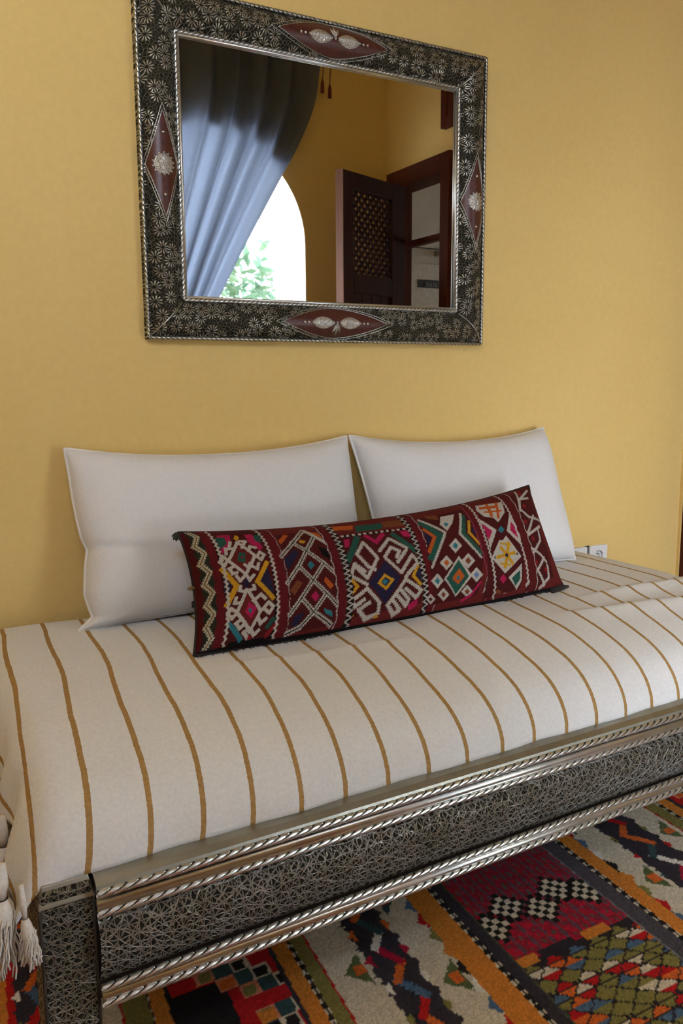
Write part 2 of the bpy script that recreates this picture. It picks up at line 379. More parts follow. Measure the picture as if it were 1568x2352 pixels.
def post(x, y, name='leg'):
    m = MB(); m.box(x, x+PW, y, y+PW, 0.009, .395)
    o = m.build(name, [M['strap_post'], M['strap_side']], bed, bevel=.004)
    for p in o.data.polygons: p.material_index = 1 if abs(p.normal.x) > .7 else 0
    c = MB(); c.add([(x-.003, y-.003, .372), (x+PW+.003, y-.003, .372), (x+PW+.003, y+PW, .372), (x-.003, y+PW, .372),
                     (x+.006, y+.010, .402), (x+PW-.004, y+.010, .402), (x+PW-.004, y+PW, .402), (x+.006, y+PW, .402)],
                    [(0, 3, 2, 1), (4, 5, 6, 7), (0, 1, 5, 4), (1, 2, 6, 5), (2, 3, 7, 6), (3, 0, 4, 7)])
    k = c.build('leg_cap', M['dull'], o, bevel=.002)
    s = MB()
    for xx in (x, x+PW): s.tube([(xx, y, .01), (xx, y, .372)], .0028, 6)
    s.build('leg_edging', M['dark'], o, smooth=True)
post(0, 0); post(BL-PW, 0); post(0, BD-PW); post(BL-PW, BD-PW)
def rail_profile(n=14):
    """front rail section (y outwards negative, z) from the inner top over the front to the underside"""
    pts = [(.05, .392), (.012, .392), (.004, .388), (-.001, .380)]
    for i in range(n+1):
        a = i/n; pts.append((-.002-.017*math.sin(math.pi*a)**.8, .341-.109*a))
    pts += [(.004, .226), (.006, .203), (.012, .198), (.05, .198)]
    return pts
# carcass of the rail (embossed bulging panel) plus its mouldings
x0, x1 = PW+.002, BL-PW-.002
m = MB(); pr = [(-.0005, .342)] + [(-.002-.021*math.sin(math.pi*a**.75)**.8, .341-.109*a) for a in np.linspace(0, 1, 15)] + [(-.0005, .231)]
m.grid([[(x, y, z) for y, z in pr] for x in np.linspace(x0, x1, 40)]); rp = m.build('front_rail', M['strap'], bed, smooth=True)
m = MB(); m.box(x0, x1, .004, .03, .198, .388); m.build('rail_core', M['dark'], rp)
m = MB(); pr = [(.03, .402), (.016, .402), (-.002, .398), (-.012, .391), (-.014, .383)]
m.grid([[(x, y, z) for y, z in pr] for x in (x0, x1)]); m.build('rail_top_strip', M['dull'], rp, smooth=False)
m = MB(); rope(m, (x0, -.014, .3795), (x1, -.014, .3795), .0072); rope(m, (x0, -.013, .3465), (x1, -.013, .3465), .0068)
rope(m, (x0, -.013, .2255), (x1, -.013, .2255), .0068); rope(m, (x0, -.016, .2015), (x1, -.016, .2015), .0072)
m.build('rope_moulding', M['rope'], rp, smooth=True)
m = MB()
for z, r, y in ((.3625, .0078, -.011), (.3545, .0035, -.013), (.2135, .0072, -.013), (.219, .003, -.013)):
    m.tube([(x0, y, z), (x1, y, z)], r, 12)
m.build('bead_moulding', M['bright'], rp, smooth=True)
for nm, a, b in (('side_rail', (0.01, PW, 0), (.035, BD-PW, 0)), ('side_rail', (BL-.035, PW, 0), (BL-.01, BD-PW, 0)), ('back_rail', (PW, BD-.035, 0), (BL-PW, BD-.01, 0))):
    m = MB(); m.box(a[0], b[0], a[1], b[1], .20, .392); m.build(nm, M['strap_side'] if nm == 'side_rail' else M['dark'], bed)
m = MB(); m.box(.036, BL-.036, .031, BD-.036, .34, .385); m.build('bed_base', M['dark'], bed)
# mattress
def front_y(x): return -.8375+.0177*(x-.145)
PROF = catmull([(-.035, .560), (-.06, .569), (-.30, .571), (-.45, .566), (-.60, .548), (-.70, .522), (-.765, .493), (-.80, .462), (-.818, .430), (-.823, .401)], 7)
def mattress():
    m = MB(); P = []
    for x in np.linspace(.0, 1.0, 30):
        X = .19+x*1.74; k = 1-.0*x; row = []
        e = min(x, 1-x)*1.74; dz = .05*max(0, 1-e/.05)**2
        ys = [(-.05, .40)] + [(y*.97-.012, z-.02-dz) for y, z in PROF[4:-4]] + [(-.775, .40)]
        row = [(X, y + .0177*(X-.145)*min(1, -y/.8), z) for y, z in ys]; P.append(row)
    m.grid(P)
    n = len(P[0]); m.f.append(tuple(range(n))); m.f.append(tuple(range(len(m.v)-n, len(m.v)))); m.f.append((0, n-1, len(m.v)-1, len(m.v)-n)); m.mi += [0]*3
    return m
mt = mattress().build('mattress', M['linen'], smooth=False)
tag(mt, 'thick foam mattress under the striped cover on the day bed', 'mattress')
# striped cover ------------------------------------------------------
prof_s = np.concatenate([[0], np.cumsum(np.hypot(*(PROF[1:]-PROF[:-1]).T))])
def prof_at(s): return np.array([np.interp(s, prof_s, PROF[:, 0]), np.interp(s, prof_s, PROF[:, 1])])
XL, XRt, RAD = .205, 1.935, .052
def sm(a, b, x):
    t = min(1, max(0, (x-a)/(b-a))); return t*t*(3-2*t)
def drop(o, hang):
    """distance over an edge -> (outward, down)"""
    q = RAD*math.pi/2
    if o <= 0: return 0, 0
    if o < q: a = o/RAD; return RAD*math.sin(a), RAD*(1-math.cos(a))
    return RAD + .004*math.sin((o-q)*30), RAD + (o-q)
def fold_h(x, y):
    """two soft ridges in the cloth towards the right-hand end, faint creases elsewhere"""
    h = 0
    for (xa, ya, xb, yb, hh, w, e) in ((1.60, -.470, 2.00, -.485, .010, .032, .12), (1.46, -.545, 2.00, -.600, .009, .036, .12), (.55, -.50, .95, -.52, .003, .02, .08)):
        f = (x-xa)/(xb-xa); yl = ya+(yb-ya)*f; d = y-yl
        g = math.exp(-(d/w)**2) if d < 0 else math.exp(-(d/(w*.2))**2)
        h += hh*g*sm(xa-e, xa+e, x)*(1-sm(xb, xb+e, x))
    return h
def cover():
    ovL, ovR = .155, .15
    us = np.concatenate([np.linspace(XL-ovL, XL+.06, 44), np.linspace(XL+.06, XRt-.02, 150)[1:], np.linspace(XRt-.02, XRt+ovR, 30)[1:]])
    S = prof_s[-1]; ss = np.linspace(0, S, 110)
    V = []; UV = []
    for u in us:
        row = []; ru = []
        for s in ss:
            y, z = prof_at(s); oL = XL-u; oR = u-XRt
            # left edge: cushion edge at x=.205 on top running to .15 at the foot of the front
            fr = sm(.70, 1.0, s/S)
            ox, dz = drop(max(oL, 0), 0); orx, drz = drop(max(oR, 0), 0)
            x = (XL-ox if oL > 0 else (XRt+orx if oR > 0 else u))
            hang = min(1, max(0, oL-RAD)/.1)
            zz = z-dz-drz
            if oL > 0:
                zz = max(zz, .395-.06*fr*hang + .012*math.sin(s*40)*hang)
                x -= .018*hang + .010*hang*math.sin(s*46+.6) + .02*hang*fr
                y -= .012*hang*fr
            else: zz = max(zz, z-.17)
            x -= .010*fr*(1-sm(0, .12, u-XL))
            yy = y+.0177*(x-.145)*min(1, -y/.8)
            if oL < .02 and oR < .02: zz += fold_h(x, yy)
            # gentle undulation
            wv = .0016*math.sin(x*9+y*5)+.0012*math.sin(x*23-y*11+1)
            zz += wv*(1-sm(.8, 1, s/S)); yy += (.0022*math.sin(x*17+1.3)+.0012*math.sin(x*41))*sm(.8, .95, s/S)
            row.append((x, yy, zz))
            # stripes lean: on the left they start further right at the wall than at the foot
            lean = .064*max(0, min(1, (.95-u)/.55))*(1-min(1, max(0, s/S-.10)/.90))**.9 + .003*math.sin(s*16+u*7)
            ru.append((u-.137-lean, s))
        V.append(row); UV.append(ru)
    m = MB(); m.grid(V); o = m.build('bed_cover', M['cover'], None, smooth=True, recalc=True)
    lay = o.data.uv_layers.new(name='UVMap'); flat = [q for r in UV for q in r]
    vi = np.zeros(len(o.data.loops), int); o.data.loops.foreach_get('vertex_index', vi)
    lay.data.foreach_set('uv', np.array(flat)[vi].ravel())
    sd = o.modifiers.new('thick', 'SOLIDIFY'); sd.thickness = .0025; sd.offset = 1
    return o
cov = cover()
tag(cov, 'off-white bed cover with thin ochre stripes draped over the day bed', 'bed cover')
M['yarn'] = m_plain('white_cotton_yarn', (.74, .70, .64, 1), .95, nscale=200, amt=.1, bump=.3)
def tassel(x, y, z, L, r, tilt=(0, 0), seed=0):
    rg = random.Random(seed); m = MB()
    tx, ty = tilt
    # gathered cloth neck, wrapped knot, then loose strands
    pts = [(x, y, z+.05), (x+tx*.01, y+ty*.01, z+.02), (x+tx*.02, y+ty*.02, z)]
    m.tube(pts, [r*.35, r*.5, r*.32], 10)
    P = []
    for i in range(10):
        a = i/9; rr = r*(.45+.55*math.sin(min(1, a*1.6)*math.pi/2))*(1-.25*a)
        P.append([(x+tx*(.02+a*.03)+rr*math.cos(t), y+ty*(.02+a*.03)+rr*math.sin(t), z-.035*a) for t in np.linspace(0, 2*math.pi, 14, endpoint=False)])
    m.grid(P, closed_v=True)
    for k in range(64):
        t = rg.uniform(0, 2*math.pi); q = r*math.sqrt(rg.random())*.8; l = L*rg.uniform(.75, 1.08); sp = rg.uniform(1.0, 1.9); w = rg.uniform(0, 6.3)
        pts = []
        for i in range(8):
            a = i/7
            pts.append((x+tx*(.04+a*.04)+q*math.cos(t)*(1+a*(sp-1))+.0025*math.sin(a*9+w), y+ty*(.04+a*.04)+q*math.sin(t)*(1+a*(sp-1))+.0025*math.cos(a*8+w), z-.02-a*l))
        m.tube(pts, .0014, 4)
    m.build('tassel', M['yarn'], cov, smooth=True)
tassel(.098, -.842, .412, .085, .020, (-.1, -.1), 1)
tassel(.120, -.862, .385, .050, .010, (.1, -.1), 2)
tassel(.085, -.775, .405, .085, .019, (0, 0), 3)
for i, yy in enumerate((-.68, -.58, -.48, -.38, -.28, -.18, -.09)): tassel(.118, yy, .40, .085, .018, (0, 0), 4+i)
# ---------------------------------------------------------------- pillows
def pillow_fn(c, T, inset, nfac=(4, 3), ears=.0, tb=.5, back=1.0, wr=None, left=None):
    BLc, BRc, TLc, TRc = [np.array(q, float) for q in c]; n = np.cross((BRc+TRc-BLc-TLc), (TLc+TRc-BLc-BRc)); n /= np.linalg.norm(n)
    if n[1] > 0: n = -n
    def f(u, v, side):
        au = 1-abs(2*u-1)**nfac[0]; av = 1-abs(2*v-1)**nfac[1]
        iu = inset[0]*(1-abs(2*v-1)**2.2); ivt = inset[1]*(1-abs(2*u-1)**2.2); ivb = inset[2]*(1-abs(2*u-1)**2.2)
        uu = .5+(u-.5)*(1-2*iu); vv = ivb+v*(1-ivb-ivt)
        if left: uu += float(np.interp(v, left[0], left[1]))*max(0, 1-u*2.2)**2
        p = (1-uu)*(1-vv)*BLc+uu*(1-vv)*BRc+(1-uu)*vv*TLc+uu*vv*TRc
        th = T*(max(au, 0)*max(av, 0))**tb
        if wr: th += wr(u, v)*min(1, au*2)*min(1, av*2)
        return p + n*th*(1 if side > 0 else -back)
    return f
def pillow_mesh(f, nu, nv, cosine=True):
    m = MB(); us = np.linspace(0, 1, nu); vs = np.linspace(0, 1, nv)
    if cosine: us = .5*us+.5*(1-np.cos(np.pi*us))/2; vs = .5*vs+.5*(1-np.cos(np.pi*vs))/2
    F = [[f(u, v, 1) for v in vs] for u in us]; m.grid(F)
    nb = max(8, nu//6); us2 = np.linspace(0, 1, nb)
    us2 = us[np.linspace(0, nu-1, nb).round().astype(int)]; vs2 = vs[np.linspace(0, nv-1, max(6, nv//6)).round().astype(int)]
    m.grid([[f(u, v, -1) for v in vs2] for u in us2]); return m, us, vs
def piping(f, r, n=60, skip=0):
    pts = []
    for u in np.linspace(0, 1, n)[:-1]: pts.append(f(u, 0, 1))
    for v in np.linspace(0, 1, n//2)[:-1]: pts.append(f(1, v, 1))
    for u in np.linspace(1, 0, n)[:-1]: pts.append(f(u, 1, 1))
    for v in np.linspace(1, 0, n//2): pts.append(f(0, v, 1))
    m = MB(); m.tube(pts, r, 8); return m
def wr1(u, v):
    return -.010*math.exp(-((u-.05)/.13)**2-((v-.44+.15*u)/.022)**2) - .006*math.exp(-((u-.09)/.03)**2-((v-.07)/.05)**2) + .004*math.sin(u*9+v*4)*.5 + .004*math.exp(-((u-.2)/.2)**2-((v-.45)/.05)**2)
def wr2(u, v): return .004*math.sin(u*7+v*6+2) - .004*math.exp(-((u-.05)/.05)**2-((v-.6)/.05)**2)
fA = pillow_fn(((.352, -.150, .572), (1.092, -.150, .576), (.366, -.035, .972), (1.103, -.035, .972)), .082, (.004, .080, .02), (5.0, 4.0), wr=wr1, left=((0, .03, .06, .12, .19, .33, .43, .5, .6, .72, .85, 1), (0, .018, .045, .034, .024, .030, .041, .026, .017, .010, .006, 0)))
fB = pillow_fn(((1.165, -.145, .576), (1.838, -.160, .576), (1.113, -.035, .974), (1.806, -.035, .972)), .082, (.014, .080, .02), (5.0, 4.0), wr=wr2)
for f, lab in ((fA, 'left one of two big plain white linen pillows leaning on the yellow wall'), (fB, 'right one of two big plain white linen pillows, nearest the power sockets')):
    m, _, _ = pillow_mesh(f, 96, 80); o = m.build('pillow', M['linen'], None, smooth=True, recalc=True)
    tag(o, lab, 'pillow', 'white pillows against the wall'); piping(f, .0038, 90).build('piping', M['linen_edge'], o, smooth=True)
# patterned bolster cushion
fK = pillow_fn(((.520, -.440, .573), (1.562, -.400, .573), (.553, -.262, .795), (1.552, -.262, .832)), .078, (.018, .125, -.03), (7, 2.4), tb=.55, back=1.05)
# ---------------------------------------------------------------- woven patterns (written into vertex colours of the cloth itself)
class Canvas:
    def __init__(s, X, Y, base):
        s.X, s.Y = X, Y; s.C = np.empty(X.shape+(3,)); s.C[:] = base
    def put(s, mask, c): s.C[mask] = c
    def poly(s, pts, c):
        X, Y = s.X, s.Y; ins = np.zeros(X.shape, bool); n = len(pts)
        for i in range(n):
            x1, y1 = pts[i]; x2, y2 = pts[(i+1) % n]
            if y1 == y2: continue
            ins ^= ((y1 > Y) != (y2 > Y)) & (X < (x2-x1)*(Y-y1)/(y2-y1)+x1)
        s.put(ins, c)
    def line(s, pts, w, c, comb=0, pitch=.0062, c2=None, r=0):
        X, Y = s.X, s.Y; base = 0.0
        for (x1, y1), (x2, y2) in zip(pts[:-1], pts[1:]):
            dx, dy = x2-x1, y2-y1; L = math.hypot(dx, dy) or 1e-6
            t = ((X-x1)*dx+(Y-y1)*dy)/L; d = np.abs(-(X-x1)*dy+(Y-y1)*dx)/L
            if comb == 0: k = (t > -w/2) & (t < L+w/2) & (d < w/2)
            elif comb == 3:
                k0 = (t >= 0) & (t < L) & (d < w/2); s.put(k0, c2 if c2 is not None else (25, 20, 20)); k = k0 & ((np.floor((t+base)/(pitch*1.3)).astype(int)) % 2 == 0)
            else:
                tooth = (((t+base)/pitch) % 1) < .58
                k = (t > -w*.3) & (t < L+w*.3) & ((d < w*.30) | ((d < w*.5) & tooth))
            s.put(k, c); base += L
KC = {'W': (205, 196, 184), 'M': (112, 38, 36), 'D': (84, 28, 28), 'R': (150, 34, 40), 'N': (44, 40, 66), 'G': (44, 92, 78), 'P': (190, 36, 88), 'O': (200, 96, 40), 'Y': (214, 158, 40),
      'T': (52, 128, 140), 'K': (24, 22, 22), 'B': (132, 72, 46), 'L': (110, 140, 180)}
KM = [('P','K',[50,890,163,887,156,351,160,19,65,10,46,416]),('P','D',[55,886,162,879,153,352,154,34,64,37,47,415]),('P','G',[59,884,84,886,75,788,57,762]),('P','P',[68,911,95,906,86,810,59,711,59,760,77,808,79,872,65,888]),('P','P',[125,893,143,895,150,741,141,706,124,792]),('P','G',[143,877,159,880,152,781,141,814]),('P','N',[51,559,65,442,52,331,48,414]),('P','N',[146,572,152,353,146,315,125,428]),('L','Y',0.011,0,[51,580,74,431,52,297]),('L','Y',0.01,0,[147,589,119,442,149,299]),('P','M',[98,797,123,664,96,529,69,651]),('P','G',[95,714,107,695,100,610,85,636]),('P','R',[96,677,100,674,98,649,94,651]),('P','M',[94,362,120,218,102,102,75,230]),('P','P',[97,291,114,240,103,169,88,222]),('P','T',[96,249,104,236,102,209,96,222]),('P','Y',[107,900,111,865,101,823,97,855]),('L','W',0.0072,0,[100,810,67,647,97,512,126,665,100,810]),('L','W',0.0072,0,[83,752,70,759,67,711]),('L','W',0.0072,0,[85,817,79,773]),('L','W',0.0072,0,[105,753,118,816,107,821]),('L','W',0.0072,0,[116,716,123,759,133,741]),('L','W',0.0072,0,[59,693,66,653,56,609,50,648,59,693]),('L','W',0.0072,0,[139,694,147,666,137,622,130,655,139,694]),('L','W',0.0072,0,[77,595,65,580,70,534,79,539]),('L','W',0.0072,0,[110,599,105,568,99,594]),('L','W',0.0072,0,[109,588,124,548,129,591]),('L','W',0.0072,0,[97,512,83,467,77,508]),('L','W',0.0072,0,[97,512,103,460,113,498]),('L','W',0.0072,0,[94,392,72,227,104,85,122,212,94,392]),('L','W',0.0072,0,[89,375,79,391,82,420]),('L','W',0.0072,0,[97,380,111,383,110,415]),('L','W',0.0072,0,[79,293,67,301,71,336]),('L','W',0.0072,0,[107,296,123,336,132,302]),('L','W',0.0072,0,[72,231,60,263,54,225,63,193,71,223]),('L','W',0.0072,0,[122,208,140,269,150,231,142,189,129,227]),('L','W',0.0072,0,[81,172,72,152,81,113,88,134]),('L','W',0.0072,0,[118,170,125,124,135,153]),('L','W',0.0072,0,[101,99,91,84,102,48]),('L','W',0.0072,0,[105,96,115,57,123,80]),('P','N',[96,480,103,434,94,398,86,439]),('P','R',[104,62,112,51,109,31,102,41]),('L','T',0.009,0,[56,162,87,44]),('L','R',0.009,0,[144,45,157,93]),('L','G',0.01,0,[142,99,151,137]),('P','D',[192,858,304,882,303,287,299,42,189,31,184,339]),('P','Y',[244,784,258,764,249,739,239,757]),('P','O',[214,859,224,846,195,752,192,788]),('P','O',[271,879,298,848,302,783,282,830]),('P','N',[218,690,231,660,193,509,188,602]),('P','T',[251,573,258,529,247,487,241,536]),('P','K',[280,707,298,660,300,560,284,603]),('P','B',[209,413,221,386,199,292,189,337]),('P','O',[278,418,296,333,286,305,273,375]),('P','P',[250,306,258,261,249,221,238,270]),('P','N',[200,141,224,157,211,70,194,77]),('P','T',[269,165,289,138,294,92,274,127]),('P','D',[233,61,251,93,269,62,249,47]),('L','W',0.0115,2,[266,891,221,749,184,634]),('L','W',0.0115,2,[282,806,248,667,222,543,185,396]),('L','W',0.0115,2,[282,537,247,397,215,265,188,151]),('L','W',0.0115,2,[276,279,245,148,218,59,189,31]),('L','W',0.0115,2,[268,890,283,814,306,717]),('L','W',0.0115,2,[221,763,248,667,281,538,306,428]),('L','W',0.0115,2,[220,532,247,397,276,279,302,178]),('L','W',0.0115,2,[215,265,245,148,293,44]),('L','K',0.0026,0,[266,891,221,749,184,634]),('L','K',0.0026,0,[282,806,248,667,222,543,185,396]),('L','K',0.0026,0,[282,537,247,397,215,265,188,151]),('L','K',0.0026,0,[276,279,245,148,218,59,189,31]),('L','K',0.0026,0,[221,763,248,667,281,538,306,428]),('L','K',0.0026,0,[220,532,247,397,276,279,302,178]),('L','K',0.0026,0,[215,265,245,148,293,44]),('P','D',[339,777,526,759,540,337,526,91,327,63,341,435]),('P','B',[347,926,394,869,388,829,336,869]),('P','G',[402,888,475,885,467,814,393,807]),('P','O',[344,913,400,902,391,849,342,854]),('P','B',[477,896,543,894,534,812,472,820]),('L','W',0.006,3,[348,782,537,776]),('L','G',0.016,0,[386,737,342,521]),('P','P',[351,736,368,745,358,666,346,655]),('P','P',[507,752,534,754,532,677,511,696]),('L','G',0.014,0,[486,728,531,533]),('L','P',0.011,0,[413,750,432,676,457,744]),('P','N',[516,349,536,382,531,247,519,279]),('L','Y',0.008,0,[524,395,507,312,524,237]),('P','N',[338,340,347,297,335,251]),('L','Y',0.008,0,[341,366,355,296,337,238]),('P','N',[438,483,473,316,425,126,384,312]),('L','Y',0.007,0,[430,358,449,308,429,245,412,299,430,358]),('P','T',[428,324,438,304,428,274,421,301]),('L','W',0.0105,1,[422,520,397,688,371,582,392,454,408,418]),('L','W',0.0105,1,[422,520,384,359]),('L','W',0.0105,1,[358,499,381,416]),('L','W',0.0105,1,[384,353,356,478,342,393,381,300]),('L','W',0.0105,1,[432,584,469,694,508,576]),('L','W',0.0105,1,[441,518,466,606,486,557,473,503]),('L','W',0.0105,1,[443,510,475,363]),('L','W',0.0105,1,[473,458,506,561]),('L','W',0.0105,1,[477,362,517,503,529,429,496,346]),('L','W',0.0105,1,[496,346,485,310]),('L','W',0.0105,1,[380,268,339,189,346,140,371,186]),('L','W',0.0105,1,[377,52,357,113,385,156]),('L','W',0.0105,1,[380,262,412,138]),('L','W',0.0105,1,[378,42,410,68,410,133]),('L','W',0.0105,1,[485,296,525,186,510,133,482,219]),('L','W',0.0105,1,[485,296,432,112]),('L','W',0.0105,1,[465,228,490,130,483,88,456,182]),('L','W',0.0105,1,[434,111,452,41,468,63,448,138]),('P','Y',[333,112,348,84,343,57,334,70]),('P','P',[488,86,516,129,514,74,495,47]),('P','Y',[399,53,410,63,413,42,403,37]),('P','D',[579,865,721,897,728,423,692,71,560,55,556,343]),('L','G',0.019,0,[580,801,614,646,569,452]),('L','O',0.01,0,[577,728,597,640,569,513]),('P','N',[569,724,588,645,571,558]),('L','W',0.0085,1,[577,852,633,668,564,360]),('L','G',0.014,0,[706,800,685,627,717,414]),('L','Y',0.008,0,[716,736,703,625,721,503]),('P','N',[721,697,720,566,712,627]),('L','W',0.0085,1,[705,841,674,627,716,370]),('P','W',[643,849,686,847,666,752,640,681,628,759]),('P','T',[647,775,654,752,643,723,639,752]),('P','B',[600,898,638,876,632,815,604,847]),('P','W',[649,423,675,225,625,85,592,242]),('P','G',[645,389,667,230,624,102,599,241]),('P','O',[642,311,654,236,631,177,616,237]),('P','T',[635,253,640,231,632,211,629,234]),('P','W',[656,594,668,511,642,452,630,533]),('P','T',[652,554,657,517,646,491,640,527]),('P','W',[614,448,627,369,603,313,589,390]),('P','O',[611,410,617,375,606,350,600,384]),('P','W',[680,433,694,351,668,293,653,374]),('P','B',[676,394,683,357,671,331,664,368]),('P','W',[576,300,591,227,571,175,554,246]),('P','T',[574,264,581,232,572,208,564,240]),('P','W',[694,292,710,218,688,167,670,239]),('P','L',[692,257,699,224,689,200,681,233]),('P','W',[588,172,606,111,591,69,571,127]),('P','B',[588,142,596,115,589,96,581,123]),('P','W',[659,161,677,100,662,59,641,117]),('P','B',[659,132,667,105,660,86,651,113]),('P','W',[551,142,566,95,554,63,539,107]),('P','D',[552,119,558,98,553,84,546,104]),('L','P',0.006,0,[700,161,672,80,646,49]),('P','D',[759,883,855,848,861,376,830,53,710,32,736,359]),('P','W',[766,901,852,873,841,753,805,665,795,724,770,751,757,835]),('L','O',0.01,0,[775,856,824,834]),('L','O',0.01,0,[800,877,794,752]),('L','O',0.009,0,[831,870,813,720]),('L','O',0.006,0,[780,800,831,779]),('P','W',[748,749,790,593,751,431,753,561]),('P','P',[751,694,775,595,755,513,753,561]),('P','W',[853,727,866,525,854,410,822,565]),('P','P',[847,646,861,558,853,470,834,566]),('P','T',[809,625,816,582,803,553,794,591]),('P','W',[814,523,844,306,780,191,746,346,787,494,799,486]),('L','Y',0.01,0,[786,418,809,269]),('L','Y',0.01,0,[814,447,784,248]),('L','Y',0.009,0,[766,342,825,352]),('L','Y',0.006,0,[789,461,817,430]),('L','Y',0.006,0,[773,281,800,253]),('P','N',[798,367,803,342,796,322,791,348]),('P','N',[760,360,761,341,757,330,755,348]),('P','N',[834,350,836,335,831,323,828,338]),('P','W',[732,276,759,163,708,75]),('P','G',[730,237,747,169,712,107]),('P','W',[790,154,840,246,833,108,818,48]),('P','G',[800,143,831,197,828,123,813,77]),('P','P',[774,189,784,150,773,113,761,153]),('P','W',[715,50,751,106,785,73,785,41]),('P','B',[737,51,754,81,771,57,767,43]),('P','D',[896,925,994,992,955,494,954,86,849,17,884,365]),('L','W',0.0085,2,[926,962,900,750,921,657,999,588]),('L','W',0.0085,2,[976,945,916,852,897,734]),('L','W',0.0085,2,[945,666,887,483,959,555]),('L','W',0.0085,2,[943,526,936,421,882,295,859,237]),('L','W',0.0085,2,[890,363,917,295,935,221]),('L','W',0.0085,2,[930,264,894,168,851,66]),('L','W',0.0085,2,[894,168,917,40]),('L','W',0.0085,2,[935,194,934,92,901,25]),('L','W',0.0085,2,[911,856,956,852]),('P','R',[906,469,915,451,909,420,901,435]),('P','R',[921,804,929,782,921,747,914,764]),('P','R',[891,258,901,240,897,212,888,226]),('P','R',[899,643,908,623,902,591,894,607]),('P','R',[922,179,932,163,929,136,919,149]),('P','R',[865,126,875,109,873,84,864,97]),('P','R',[940,963,943,933,931,892,926,914]),]

def kilim_colors(us, vs):
    KW, KH = 1.04, .30
    U, V = np.meshgrid(us, vs, indexing='ij'); X = U*KW; Y = V*KH; cv = Canvas(X, Y, KC['M'])
    J = U + .0016*np.sin(V*60) ; red = (104, 28, 34)
    cv.put(J < .012, (86, 26, 28))
    def zig(u0, per, amp, w, c, lo=0, hi=1, comb=0):
        n = int(KH/per*2); pts = [((u0+(amp if i % 2 else -amp))*KW, i*per/2) for i in range(n+2)]; cv.line(pts, w, c, comb)
    def band(a, b, c): cv.put((J >= a) & (J < b), c)
    band(.010, .032, (46, 50, 40)); zig(.0205, .050, .0065, .012, (205, 196, 170), comb=2)
    zig(.0205, .050, .0065, .0022, (120, 90, 50))
    band(.032, .050, red); band(.050, .162, KC['D'])
    def draw(lo, hi):
        for q in KM:
            pts = q[-1]; pts = [(pts[i]/1000*KW, pts[i+1]/1000*KH) for i in range(0, len(pts), 2)]
            if not (lo <= pts[0][0]/KW < hi): continue
            if q[0] == 'P': cv.poly(pts, KC[q[1]])
            else: cv.line(pts, q[2]*1.02, KC[q[1]], q[3])
    draw(0, .186)
    band(.166, .187, red); zig(.0545, .012, .0022, .0045, KC['W']); zig(.161, .012, .0022, .0045, KC['W'])
    draw(.186, .33)
    band(.302, .3045, (190, 180, 175)); band(.3045, .326, red); band(.187, .1885, (180, 170, 165))
    draw(.33, .55)
    for a, b in ((.326, .343), (.530, .545)):
        band(a, b, KC['K']); m_ = (a+b)/2; zig(m_, .014, (b-a)*.42, .0030, KC['W']); band(a, a+.0012, (60, 60, 50)); 
    band(.545, .565, red); band(.565, .5675, (190, 180, 175))
    draw(.55, .735)
    band(.722, .726, (150, 60, 80)); band(.726, .742, red); 
    draw(.735, .86)
    zig(.746, .012, .0022, .0045, KC['W']); zig(.856, .012, .0022, .0045, KC['W'])
    draw(.86, 1.01)
    band(.861, .888, (98, 30, 30)); band(.888, .8905, (205, 196, 184))
    band(.994, 1.01, (40, 26, 30))
    # bottom edge fades into the dark backing
    cv.put(V < .018, (34, 26, 28)); cv.put(V > .992, (60, 30, 30))
    C = lin(cv.C)*.74; rs = np.random.default_rng(3); C *= (.86+.28*rs.random(U.shape))[..., None]
    return C
def set_pattern(o, cols, n, fill):
    at = o.data.color_attributes.new('pattern', 'FLOAT_COLOR', 'POINT'); tot = len(o.data.vertices)
    a = np.ones((tot, 4)); a[:, :3] = fill; a[:n, :3] = cols.reshape(-1, 3); at.data.foreach_set('color', a.ravel())
M['kilim'] = m_vcol('kilim_weave', nscale=420, bump=.5, bd=.002)
m, us, vs = pillow_mesh(fK, 620, 210, cosine=True)
kil = m.build('cushion', M['kilim'], None, smooth=True, recalc=False); set_pattern(kil, kilim_colors(us, vs), len(us)*len(vs), lin((50, 26, 26)))
tag(kil, 'long dark red kilim cushion with white hooked motifs, in front of the pillows', 'cushion')
def fringe(f, M_):
    m = piping(f, .0032, 120); o = m.build('edging', M_, kil, smooth=True)
    rg = random.Random(5); m = MB()
    for k in range(420):
        u = rg.random(); p = Vector(f(u, 0, 1)); m.tube([p, p+Vector((rg.uniform(-.003, .003), rg.uniform(-.012, -.004), rg.uniform(-.003, .002)))], .0009, 4)
    m.build('fringe', M_, kil)
M['edge_dark'] = m_plain('dark_wool', (.020, .016, .015, 1), .95)
fringe(fK, M['edge_dark'])
def wool_tuft(p, c, n=26, L=.02, d=(-.4, -.2, -.8), name='tuft'):
    rg = random.Random(9); m = MB(); p = Vector(p)
    for k in range(n):
        v = (Vector(d)+Vector((rg.uniform(-.6, .6), rg.uniform(-.6, .6), rg.uniform(-.4, .4)))).normalized()*L*rg.uniform(.6, 1)
        m.tube([p, p+v*.5+Vector((0, 0, .002)), p+v], .0014, 4)
    m.build(name, c, kil)
wool_tuft(fK(0, 1, 1), m_plain('dark_green_wool', (.03, .035, .02, 1), .95))
wool_tuft(fK(0, .52, 1), m_plain('ochre_wool', (.25, .16, .05, 1), .95), 14, .014, (-.6, -.3, .1)); wool_tuft(fK(0, .42, 1), M['edge_dark'], 10, .018, (-.2, -.2, -.9))
m = MB(); c0 = Vector(fK(1, 0, 1)); m.tube([c0+Vector((-.06, -.012, 0)), c0+Vector((-.02, -.010, .004)), c0+Vector((.012, -.004, .002))], [.010, .008, .003], 8); m.build('corner_flap', M['edge_dark'], kil, smooth=True)
